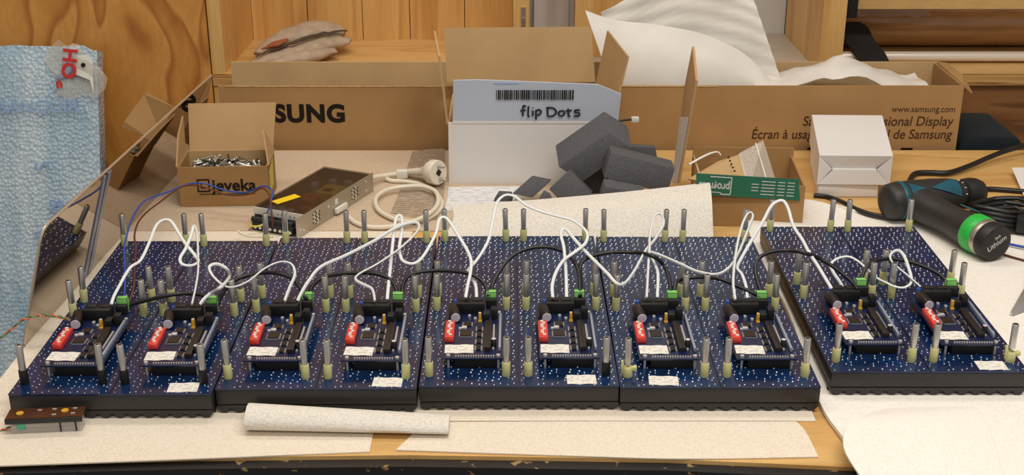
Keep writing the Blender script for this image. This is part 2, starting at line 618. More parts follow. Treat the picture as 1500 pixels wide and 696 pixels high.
# ------------------------------------------------------------------ the room
FLOOR_Z = -0.76
mb = MB(); mb.box(-3, 3, -2.5, 3.2, FLOOR_Z - 0.05, FLOOR_Z, floor_m)
tag(mb.build('floor', smooth=0), kind='structure')
mb = MB(); mb.box(-1.9, -0.5485, 2.25, 2.275, FLOOR_Z, 1.5, plywood)
tag(mb.build('wall_left', smooth=0), kind='structure')
mb = MB(); mb.box(-3, 3, 3.1, 3.2, FLOOR_Z, 1.95, dark_wood)
tag(mb.build('wall_back', smooth=0), kind='structure')

# ------------------------------------------------------------------ shelving unit behind the table
sh = empty('shelving_unit', (0, 2.25, FLOOR_Z), 0, 'low wooden shelving unit with three open bays along the back of the workbench', 'shelf')
SZ0, SZ1 = 0.037 - FLOOR_Z, 0.059 - FLOOR_Z
H1 = 1.3
mb = MB(); mb.box(-0.546, 1.35, 0.0, 0.32, SZ0 + 0.002, SZ1, pine_flat); mb.box(-0.546, 1.35, -0.003, 0.0, SZ0, SZ1 - 0.0005, pine_edge)
mb.build('shelf_board', sh, smooth=0)
mb = MB(); mb.box(-0.546, -0.522, 0.0, 0.32, SZ1, SZ1 + H1, pine); mb.box(-0.546, -0.522, 0.0, 0.32, 0, SZ0 - 0.0005, pine)
mb.build('side_panel', sh, smooth=0)
mb = MB(); mb.box(0.002, 0.031, 0.0, 0.30, SZ1, SZ1 + H1, pine); mb.build('partition', sh, smooth=0)
mb = MB(); mb.box(0.557, 0.599, 0.0, 0.30, SZ1, SZ1 + H1, pine); mb.build('partition', sh, smooth=0)
mb = MB(); mb.box(1.32, 1.35, 0.0, 0.32, 0, SZ0 - 0.0005, pine); mb.box(1.32, 1.35, 0.0, 0.32, SZ1, SZ1 + H1, pine); mb.build('side_panel', sh, smooth=0)
# back boards of the left bay, one by one
xs = [-0.522, -0.41, -0.30, -0.205, -0.095, 0.002]
for i in range(5):
    mb = MB(); mb.box(xs[i] + 0.0008, xs[i + 1] - 0.0008, 0.268 + 0.0015 * (i % 2), 0.285, SZ1, SZ1 + H1, pine)
    mb.build('back_board', sh, smooth=0)
mb = MB(); mb.box(0.031, 0.557, 0.308, 0.318, SZ1, SZ1 + H1, white_board); tag(mb.build('back_panel', sh, smooth=0), 'white back panel of the middle bay')
mb = MB(); mb.box(0.0312, 0.5568, 0.004, 0.307, SZ1, SZ1 + 0.003, grey_board); tag(mb.build('shelf_liner', sh, smooth=0), 'worn grey board lining the middle bay')
mb = MB(); mb.box(0.599, 1.32, 0.30, 0.318, SZ1, SZ1 + H1, dark_wood); mb.build('back_panel', sh, smooth=0)
mb = MB(); mb.box(0.599, 1.32, 0.045, 0.075, SZ1 + 0.109, SZ1 + 0.20, pine_flat); tag(mb.build('cross_rail', sh, smooth=0), 'wooden rail across the right bay')
mb = MB(); mb.box(-0.522, 1.32, 0.006, 0.024, 0, SZ0 - 0.0005, dark_wood); mb.build('lower_back_panel', sh, smooth=0)
mb = MB(); mb.cyl((0.0205, -0.004, SZ1 + 0.10), (0.0205, 0.0, SZ1 + 0.10), 0.004, n=14, mat=steel)
mb.box(0.0165, 0.0245, -0.0025, 0.0, SZ1 + 0.088, SZ1 + 0.122, steel)
tag(mb.build('catch_plate', sh), 'small metal catch on the partition edge')

# ------------------------------------------------------------------ workbench
tb = empty('workbench', (0, 1.5, FLOOR_Z), 0, 'wide wooden workbench with birch top and chipped black front edge', 'table')
TZ = -FLOOR_Z
front = [(-0.5485, 1.030), (-0.30, 1.042), (-0.1, 1.046), (0.15, 1.039), (0.33, 1.024), (0.60, 1.0), (1.2, 0.95)]
poly = [(x, y - 1.5) for x, y in front] + [(1.2, 1.982 - 1.5), (-0.5485, 1.982 - 1.5)]
mb = MB(); mb.prism(poly, TZ - 0.024, TZ, table_wood); mb.build('table_top', tb, smooth=0)
st = MB()
for (xa, ya), (xb, yb) in zip(front[:-1], front[1:]):
    st.hexa([(xa, ya - 1.5 - 0.014, TZ - 0.075), (xb, yb - 1.5 - 0.014, TZ - 0.075), (xb, yb - 1.5 - 0.0005, TZ - 0.075), (xa, ya - 1.5 - 0.0005, TZ - 0.075)],
            [(xa, ya - 1.5 - 0.014, TZ - 0.004), (xb, yb - 1.5 - 0.014, TZ - 0.004), (xb, yb - 1.5 - 0.0005, TZ - 0.004), (xa, ya - 1.5 - 0.0005, TZ - 0.004)], black_lacquer)
tag(st.build('edge_band', tb, smooth=0), 'chipped black edge along the table front')
for lx in (-0.50, 1.12):
    for ly in (-0.40, 0.42):
        mb = MB(); mb.box(lx - 0.03, lx + 0.03, ly - 0.03, ly + 0.03, 0, TZ - 0.024, pine); mb.build('leg', tb, smooth=0)


# ------------------------------------------------------------------ packing foam sheets on the table
def sheet(name, rows, mat, thick, label, sub=5, cat='foam sheet', group=None, warp=0.0, seed=0.0):
    """rows of corner points are refined into a soft sheet"""
    fine = [smoothpath(r, sub) for r in rows]
    cols = list(zip(*fine))
    cols = [smoothpath(c, sub) for c in cols]
    rr = [list(r) for r in zip(*cols)]
    if warp:
        for i, r in enumerate(rr):
            for j, p in enumerate(r):
                k = noise.noise(Vector((p.x * 14 + seed, p.y * 14, seed)))
                p.z += warp * max(0, k + 0.2)
    mb = MB(); mb.grid(rr, mat, thick)
    return tag(mb.build(name, smooth=60), label, cat, group)


T = 0.0016
sheet('foam_sheet', [[(-0.547, 1.021, T), (-0.35, 1.034, T), (-0.137, 1.050, T)],
                     [(-0.547, 1.10, T), (-0.35, 1.10, T), (-0.137, 1.10, T)],
                     [(-0.547, 1.40, T), (-0.35, 1.40, T), (-0.137, 1.40, T)],
                     [(-0.545, 1.62, T), (-0.36, 1.62, T), (-0.137, 1.62, T)]],
      foam_front, 0.0014, 'cream foam sheet under the two leftmost circuit panels, reaching the front edge', warp=0.0)
sheet('foam_sheet', [[(-0.136, 1.108, T), (0.08, 1.108, T), (0.305, 1.108, T)],
                     [(-0.136, 1.30, T), (0.08, 1.30, T), (0.305, 1.30, T)],
                     [(-0.136, 1.55, T), (0.08, 1.55, T), (0.268, 1.55, T)]],
      foam_front, 0.0014, 'cream foam sheet under the two middle circuit panels')
sheet('foam_sheet', [[(-0.1119, 1.0532, 0.0016), (0.0653, 1.0421, 0.0016), (0.1690, 1.0373, 0.0016), (0.2927, 1.0409, 0.0016)],
                     [(-0.0970, 1.0848, 0.0016), (0.0671, 1.0797, 0.0016), (0.1749, 1.0823, 0.0016), (0.2904, 1.0874, 0.0016)],
                     [(-0.090, 1.105, T), (0.05, 1.1065, T), (0.17, 1.1065, T), (0.285, 1.1065, T)]],
      foam_front, 0.0012, 'loose cream foam strip lying in front of the middle panels at the table edge')
sheet('foam_sheet', [[(-0.5455, 1.622, T), (-0.30, 1.622, T), (-0.137, 1.622, T), (0.20, 1.625, T)],
                     [(-0.5455, 1.80, T), (-0.30, 1.80, T), (-0.137, 1.72, T), (0.20, 1.72, T)],
                     [(-0.5455, 1.975, T), (-0.30, 1.975, T), (-0.137, 1.975, T), (-0.099, 1.975, T)]],
      foam_tan, 0.0014, 'foam sheet coloured tan for light falloff under the open screw box and the power supply')
# raised sheet right behind the middle panels
sheet('foam_sheet', [[(-0.10, 1.548, 0.0035), (0.05, 1.548, 0.0035), (0.19, 1.548, 0.0035), (0.268, 1.552, 0.0035)],
                     [(-0.0797, 1.6000, 0.0263), (0.0462, 1.6000, 0.0363), (0.1752, 1.6000, 0.0461), (0.2699, 1.6000, 0.0521)],
                     [(-0.0851, 1.6400, 0.0320), (0.0377, 1.6400, 0.0411), (0.1647, 1.6400, 0.0532), (0.2721, 1.6400, 0.0661)]],
      foam_roll, 0.0018, 'white foam sheet sloping up behind the middle panels against the dark foam blocks')
# right sheet, thicker, under the last panel, with a wavy left edge hanging over the front
T2 = 0.006
sheet('foam_sheet', [[(0.3187, 0.9529, 0.0064), (0.3642, 0.9529, 0.0064), (0.5160, 0.9529, 0.0064), (1.0, 0.955, 0.0064)],
                     [(0.3230, 1.0572, 0.0060), (0.3889, 1.0572, 0.0060), (0.5603, 1.0572, 0.0060), (1.0, 1.10, 0.006)],
                     [(0.3154, 1.1438, 0.0060), (0.4074, 1.1438, 0.0060), (0.5971, 1.1438, 0.0060), (1.0, 1.20, 0.006)],
                     [(0.327, 1.35, T2), (0.45, 1.35, T2), (0.66, 1.35, T2), (1.0, 1.35, T2)],
                     [(0.322, 1.55, T2), (0.45, 1.55, T2), (0.66, 1.50, T2), (1.0, 1.44, T2)],
                     [(0.330, 1.66, 0.010), (0.45, 1.668, 0.005), (0.62, 1.60, T2), (1.0, 1.50, T2)],
                     [(0.3481, 1.7292, 0.0080), (0.4384, 1.7317, 0.0060), (0.5525, 1.6443, 0.0060), (1.0, 1.54, T2)]],
      foam_white, 0.0045, 'thick white foam sheet under the rightmost separate panel')
# curled flap of film in front
flap = [[(0.3172, 0.9820, 0.0160), (0.3616, 0.9882, 0.0120), (0.4053, 0.9882, 0.0120), (0.4503, 0.9913, 0.0100)],
        [(0.3114, 1.0265, 0.0210), (0.3627, 1.0383, 0.0160), (0.4128, 1.0424, 0.0150), (0.4620, 1.0515, 0.0110)],
        [(0.3278, 1.0678, 0.0240), (0.3752, 1.0841, 0.0190), (0.4218, 1.0929, 0.0170), (0.4710, 1.1059, 0.0110)],
        [(0.3755, 1.1181, 0.0095), (0.3998, 1.1191, 0.0105), (0.4312, 1.1204, 0.0105), (0.4673, 1.1245, 0.0090)]]
sheet('foam_flap', flap, foam_white, 0.0014, 'folded corner of thin white foam in front of the rightmost panel', cat='foam sheet')

# foam strip: flattened roll lying in front of the second panel
mb = MB()
pa, pb = Vector((-0.262, 1.108, 0.0135)), Vector((-0.062, 1.101, 0.0085))
ring = 20
vs, fs = [], []
for i in range(9):
    t = i / 8
    p = pa.lerp(pb, t)
    hgt, wid = 0.0118 - 0.005 * t, 0.019 - 0.003 * t
    for k in range(ring):
        an = 2 * math.pi * k / ring
        vs.append((p.x, p.y + math.cos(an) * wid * (0.75 + 0.25 * abs(math.cos(an))) - 0.012, 0.0018 + hgt + math.sin(an) * hgt))
for i in range(8):
    for k in range(ring):
        fs.append((i * ring + k, i * ring + (k + 1) % ring, (i + 1) * ring + (k + 1) % ring, (i + 1) * ring + k))
fs += [tuple(range(ring)), tuple(reversed(range(8 * ring, 9 * ring)))]
mb.add(vs, fs, foam_roll)
tag(mb.build('foam_strip'), 'speckled white rolled foam strip lying in front of the second panel', 'foam strip')

# ------------------------------------------------------------------ flip-dot circuit panels
PW, PL = 0.2025, 0.4035
Z_PCB = 0.0280          # local, the panel's root sits 2 mm above the table
LIB = {}

mb = MB()
mb.box(0, PW, 0, PL, 0.0099, 0.0262, frame_black)
LIB['upper_frame'] = mb.mesh('upper_frame', bevel=0.0012)
mb = MB(); mb.box(0.0006, PW - 0.0006, 0.0006, PL - 0.0006, 0.0044, 0.0090, frame_black)
mb.box(0.004, PW - 0.004, 0.004, PL - 0.004, 0.0085, 0.0100, black_matt)
LIB['lower_frame'] = mb.mesh('lower_frame', bevel=0.0004)
mb = MB()
mb.hexa([(-0.0020, 0.0008, 0), (0.0020, 0.0008, 0), (0.0020, 0.009, 0), (-0.0020, 0.009, 0)],
        [(-0.0058, 0.0008, 0.0046), (0.0058, 0.0008, 0.0046), (0.0058, 0.009, 0.0046), (-0.0058, 0.009, 0.0046)], frame_black)
mb.box(-0.0066, 0.0066, 0.012, 0.016, 0, 0.0046, black_matt)
LIB['tooth'] = mb.mesh('tooth', smooth=0)
BW, BL = PW / 2 - 0.0006, PL / 2 - 0.0005
mb = MB(); mb.box(0, BW, 0, BL, 0.0264, Z_PCB, pcb_blue)
# faint copper tracks standing a hair proud
LIB['circuit_board'] = mb.mesh('circuit_board', smooth=0)
mb = MB()
cx, cy = BW / 7, BL / 14
for i in range(7):
    for j in range(14):
        for (a, c) in ((0.28, 0.22), (0.18, 0.82), (0.72, 0.40), (0.62, 0.98)):
            if random.random() < 0.12:
                continue
            x, y = (i + a + random.uniform(-0.04, 0.04)) * cx, min((j + c + random.uniform(-0.06, 0.06)) * cy, BL - 0.001)
            r, h = random.uniform(0.0005, 0.0008), random.uniform(0.0007, 0.0015)
            mb.add([(x - r, y - r, Z_PCB), (x + r, y - r, Z_PCB), (x + r, y + r, Z_PCB), (x - r, y + r, Z_PCB), (x, y, Z_PCB + h)],
                   [(0, 1, 4), (1, 2, 4), (2, 3, 4), (3, 0, 4)], solder)
LIB['solder_point'] = mb.mesh('solder_point', smooth=0, fix=False)
PH, SPH = 0.0438, 0.0160
mb = MB(); n = 16
ro, ri = 0.0035, 0.0022
for (z0, z1) in ((SPH, PH),):
    vs = []
    for (r, z) in ((ro, z0), (ro, z1 - 0.0006), (ro - 0.0005, z1), (ri, z1), (ri, z1 - 0.006)):
        for k in range(n):
            vs.append((r * math.cos(2 * math.pi * k / n), r * math.sin(2 * math.pi * k / n), z))
    fs = [(i * n + k, i * n + (k + 1) % n, (i + 1) * n + (k + 1) % n, (i + 1) * n + k) for i in range(4) for k in range(n)]
    mb.add(vs, fs, steel)
    mb.add([vs[4 * n + k] for k in range(n)], [tuple(range(n))], steel_hole)
LIB['standoff'] = mb.mesh('standoff')
for nm, mt in (('spacer', nylon), ('black_spacer', black_matt)):
    mb = MB(); mb.tube([(0, 0, 0), (0, 0, 0.001), (0, 0, SPH - 0.0006), (0, 0, SPH)], [0.0040, 0.0044, 0.0044, 0.0041], 16, mt)
    LIB[nm] = mb.mesh(nm)
mb = MB(); mb.tube([(0, 0, 0), (0, 0, 0.001), (0, 0, 0.010), (0, 0, 0.012)], [0.0048, 0.0052, 0.0050, 0.004], 14, nylon)
mb.hexa([(-0.0065, -0.002, 0.004), (-0.003, -0.002, 0.004), (-0.003, 0.001, 0.004), (-0.0065, 0.001, 0.004)],
        [(-0.007, -0.002, 0.019), (-0.0045, -0.002, 0.019), (-0.0045, 0.001, 0.019), (-0.007, 0.001, 0.019)], nylon)
mb.hexa([(0.003, -0.003, 0.007), (0.009, -0.003, 0.008), (0.009, 0.002, 0.008), (0.003, 0.002, 0.007)],
        [(0.003, -0.003, 0.011), (0.009, -0.003, 0.0125), (0.009, 0.002, 0.0125), (0.003, 0.002, 0.011)], nylon)
LIB['winged_spacer'] = mb.mesh('winged_spacer', bevel=0.0003)
mb = MB()
rows = []
for i in range(3):
    rows.append([(-0.0150 + 0.030 * j / 8, -0.0095 + 0.0095 * i, 0.0003 + 0.0006 * (0.5 + 0.5 * math.sin(j * 1.4))) for j in range(9)])
mb.grid(rows, sticker, 0.0003)
LIB['sticker'] = mb.mesh('sticker')

# the controller board: part of the panel, its components are sub-parts
CZ = 0.0115             # underside height of the raised board over the panel board
CT = 0.0015
zt = CZ + CT
CW, CL = 0.0625, 0.128


def lib(name, mb, **kw):
    LIB[name] = mb.mesh(name, **kw)


mb = MB(); mb.box(0, CW, 0, CL, CZ, zt, pcb_dark)
lib('controller_board', mb, smooth=0)
mb = MB(); mb.box(0.013, 0.056, 0.004, 0.012, 0, CZ - 0.0002, black_matt)
lib('header_block', mb, bevel=0.0004)
mb = MB(); mb.cyl((0, 0, 0), (0, 0, zt + 0.002), 0.0013, n=8, mat=silver); mb.cyl((0, 0, zt), (0, 0, zt + 0.0022), 0.0022, n=8, mat=silver)
lib('support_post', mb)
mb = MB(); mb.box(0.0005, 0.0105, 0.036, 0.076, zt, zt + 0.0065, red_plastic)
lib('dip_switch', mb, bevel=0.0007)
mb = MB()
for k in range(8):
    y = 0.0395 + k * 0.0046
    mb.box(0.003 + 0.002 * ((k * 5) % 3 == 0), 0.0062 + 0.002 * ((k * 5) % 3 == 0), y, y + 0.0024, zt + 0.0062, zt + 0.0078, white_plastic)
lib('switch_lever', mb, smooth=0)
mb = MB()
c0, c1 = Vector((0.0105, 0.083, zt + 0.0062)), Vector((0.0070, 0.108, zt + 0.0075))
d = (c1 - c0).normalized()
mb.tube([c0 + d * 0.0004, c0 + d * 0.0016, c0 + d * 0.003, c0 + d * 0.004, c1 - d * 0.001, c1], [0.0056, 0.0062, 0.0058, 0.0062, 0.0062, 0.0055], 18, cap_sleeve)
mb.tube([c0 - d * 0.0001, c0 + d * 0.0006], [0.0050, 0.0054], 18, lilac_can)
lib('capacitor', mb)
mb = MB(); mb.tube([(0.010, 0.119, zt), (0.010, 0.119, zt + 0.010), (0.010, 0.119, zt + 0.011)], [0.0035, 0.0035, 0.003], 12, blue_part)
lib('blue_capacitor', mb)
mb = MB(); mb.box(0.0165, 0.029, 0.049, 0.062, zt + 0.0003, zt + 0.002, brown_chip)
for k in range(9):
    for (xa, xb) in ((0.0152, 0.0166), (0.0289, 0.0303)):
        mb.box(xa, xb, 0.0498 + k * 0.00135, 0.0504 + k * 0.00135, zt, zt + 0.0008, silver)
    for (ya, yb) in ((0.0477, 0.0491), (0.0619, 0.0633)):
        mb.box(0.0172 + k * 0.00135, 0.0178 + k * 0.00135, ya, yb, zt, zt + 0.0008, silver)
lib('processor_chip', mb, smooth=0)
mb = MB(); mb.box(0.0195, 0.028, 0.074, 0.084, zt, zt + 0.0018, brown_chip)
for k in range(5):
    mb.box(0.0182, 0.0196, 0.0748 + k * 0.0019, 0.0756 + k * 0.0019, zt, zt + 0.0008, silver)
    mb.box(0.0279, 0.0293, 0.0748 + k * 0.0019, 0.0756 + k * 0.0019, zt, zt + 0.0008, silver)
lib('memory_chip', mb, smooth=0)
mb = MB(); mb.box(0.0175, 0.0235, 0.0665, 0.0715, zt, zt + 0.0030, silver)
lib('crystal_can', mb, bevel=0.0008)
mb = MB(); mb.box(0.0355, 0.0385, 0.085, 0.089, zt, zt + 0.010, yellow_part); mb.box(0.0350, 0.0390, 0.0835, 0.0868, zt, zt + 0.0026, yellow_part); mb.box(0.0355, 0.0385, 0.085, 0.089, zt + 0.010, zt + 0.0108, silver)
lib('yellow_jumper', mb, bevel=0.0003)
mb = MB()
for k in range(1):
    y = 0.017
    mb.box(0.0345, 0.0395, y, y + 0.0105, zt, zt + 0.0020, black_matt)
    for q in range(4):
        yy = y + 0.0009 + q * 0.0024
        mb.box(0.0330, 0.0346, yy, yy + 0.0011, zt, zt + 0.0010, silver)
        mb.box(0.0394, 0.0410, yy, yy + 0.0011, zt, zt + 0.0010, silver)
lib('driver_chip', mb, smooth=0)
mb = MB(); mb.box(0.0430, 0.0500, 0.016, 0.080, zt, zt + 0.0052, brown_chip); mb.box(0.0450, 0.0480, 0.019, 0.077, zt + 0.0051, zt + 0.0056, black_matt)
lib('socket_strip', mb, bevel=0.0004)
mb = MB()
for k in range(13):
    mb.box(0.0515, 0.0535, 0.020 + k * 0.0045, 0.0232 + k * 0.0045, zt, zt + 0.0013, silver)
lib('resistor_row', mb, smooth=0)
mb = MB(); mb.box(0.0580, 0.0606, 0.016, 0.098, zt, zt + 0.0050, grey_rail)
lib('side_rail', mb, bevel=0.0005)
mb = MB(); mb.tube([(0.053, 0.027, zt), (0.053, 0.027, zt + 0.0085), (0.053, 0.027, zt + 0.009)], [0.0030, 0.0030, 0.0026], 12, black_matt)
mb.cyl((0.053, 0.027, zt + 0.009), (0.053, 0.027, zt + 0.0093), 0.0024, n=12, mat=lilac_can)
lib('small_capacitor', mb)
mb = MB()
for k in range(16):
    mb.box(0.0135 + k * 0.0026, 0.0149 + k * 0.0026, 0.0028, 0.0042, CZ - 0.001, zt + 0.0018, silver)
lib('pin_row', mb, smooth=0)
mb = MB(); mb.box(0.0105, 0.0415, 0.106, 0.121, zt, zt + 0.0125, black_matt)
mb.box(0.0128, 0.0245, 0.113, 0.1215, zt + 0.0125, zt + 0.0138, black_plastic); mb.box(0.0275, 0.0392, 0.113, 0.1215, zt + 0.0125, zt + 0.0138, black_plastic)
lib('cable_socket', mb, bevel=0.0006)
mb = MB(); mb.box(0.0400, 0.0475, 0.088, 0.099, zt, zt + 0.0085, black_matt)
lib('small_relay', mb, bevel=0.0006)
mb = MB(); mb.box(0.0490, 0.0560, 0.092, 0.102, zt, zt + 0.0120, black_matt); mb.box(0.0500, 0.0555, 0.0925, 0.0935, zt + 0.0118, zt + 0.0128, silver)
lib('relay_block', mb, bevel=0.0006)
mb = MB(); mb.box(0.0430, 0.0550, 0.120, 0.1275, zt, zt + 0.0105, black_matt)
mb.box(0.0425, 0.0545, 0.1278, 0.1355, zt + 0.001, zt + 0.0165, green_plug_m); mb.box(0.0445, 0.0478, 0.1268, 0.1280, zt + 0.003, zt + 0.009, black_matt)
mb.box(0.0495, 0.0525, 0.1268, 0.1280, zt + 0.003, zt + 0.009, black_matt)
lib('terminal_plug', mb, bevel=0.0005)
mb = MB(); mb.box(-0.0015, 0.0015, -0.0018, 0.0018, zt, zt + 0.0025, silver)
lib('small_component', mb, bevel=0.0002)

SUBS = ['header_block', 'dip_switch', 'switch_lever', 'capacitor', 'blue_capacitor', 'processor_chip', 'memory_chip', 'crystal_can', 'yellow_jumper',
        'socket_strip', 'resistor_row', 'side_rail', 'small_capacitor', 'pin_row', 'cable_socket', 'relay_block', 'small_relay', 'terminal_plug']
SX = (0.0091, 0.0880, 0.1108, 0.1906)
SY = (0.0225, 0.1810, 0.2190, 0.3880)

PANELS = [  # front centre, turn, label, sticker place, tilt of stickers, spacer kinds of the front row
    (-0.4018, 1.1115, 0.35, 0.172, 0.05, ('black_spacer',) * 4, 'blue circuit panel with black front spacers beside the polished plate, first from the left'),
    (-0.1976, 1.1227, 0.28, 0.1725, -0.04, ('spacer',) * 4, 'blue circuit panel behind the rolled foam strip, second in the row'),
    (0.0072, 1.1284, 0.27, 0.165, 0.02, ('spacer', 'spacer', 'spacer', 'black_spacer'), 'blue circuit panel with one black spacer at its front right corner, middle of five'),
    (0.2106, 1.1262, 0.0, 0.045, -0.05, ('winged_spacer', 'spacer', 'spacer', 'spacer'), 'blue circuit panel with a broken spacer at its front left corner, fourth in row'),
    (0.4294, 1.1512, -0.05, 0.168, 0.0, ('spacer', 'spacer', 'spacer', 'winged_spacer'), 'separate blue circuit panel on the thick white foam sheet in front of the cordless drill'),
]
SEEN_SUB = {}
for pi, (pxc, pyc, rot, stx, strot, kinds, lab) in enumerate(PANELS):
    rz = R(rot)
    c, s = math.cos(rz), math.sin(rz)
    zbase = 0.0020 if pi < 4 else 0.0062
    root = empty('circuit_panel', (pxc - c * PW / 2, pyc - s * PW / 2, zbase), rz, lab, 'circuit panel', 'row of circuit panels')
    place('upper_frame', LIB['upper_frame'], root)
    place('lower_frame', LIB['lower_frame'], root)
    for k in range(14):
        place('tooth', LIB['tooth'], root, ((k + 0.5) * PW / 14, 0, 0))
    for bx in (0, PW / 2 + 0.0006):
        for by in (0, PL / 2 + 0.0005):
            b = place('circuit_board', LIB['circuit_board'], root, (bx, by, 0))
            q = place('solder_point', LIB['solder_point'], b)
            q['kind'] = 'stuff'
    for j, y in enumerate(SY):
        for i, x in enumerate(SX):
            sp = kinds[i] if j == 0 else 'spacer'
            o = place('standoff', LIB['standoff'], root, (x, y, Z_PCB), (R(random.uniform(-1.2, 1.2)), R(random.uniform(-1.2, 1.2)), random.uniform(0, 3)))
            w = place('spacer', LIB[sp], o, None, (0, 0, -o.rotation_euler[2]))
            if sp == 'black_spacer':
                o['label'] = 'steel standoff on a black spacer'
                w['label'] = 'black spacer'
            elif sp == 'winged_spacer':
                w['label'] = 'broken pale spacer with a wing'
    place('sticker', LIB['sticker'], root, (stx, 0.0125, Z_PCB), (0, 0, strot))
    for h in range(2):
        cb = place('controller_board', LIB['controller_board'], root, (0.0220 + 0.1005 * h, 0.0355, Z_PCB), (0, 0, R(random.uniform(-0.6, 0.6))))
        for nm in SUBS:
            place(nm, LIB[nm], cb)
        place('header_block', LIB['header_block'], cb, (0, 0.100, 0))
        for (x, y) in ((0.058, 0.107), (0.0318, 0.0915), (0.0252, 0.0985), (0.016, 0.067)):
            place('small_component', LIB['small_component'], cb, (x, y, 0))
        for k in range(4):
            place('driver_chip', LIB['driver_chip'], cb, (0, 0.0152 * k, 0))
        for (x, y) in ((0.0062, 0.0045), (0.0580, 0.0045)):
            place('support_post', LIB['support_post'], cb, (x, y, 0))
        place('sticker', LIB['sticker'], cb, (0.0168, 0.0205, zt), (0, 0, R(random.uniform(-2.5, 2.5))))


# ------------------------------------------------------------------ cables
def cable(name, pts, r, mat, label, flat=1.0, cat='cable', group=None, n=10, sub=6, end_mat=None, up=(0, 0, 1)):
    P = smoothpath(pts, sub)
    mb = MB(); mb.tube(P, r, n, mat, flat=flat, up=up)
    return tag(mb.build(name, smooth=60), label, cat, group)


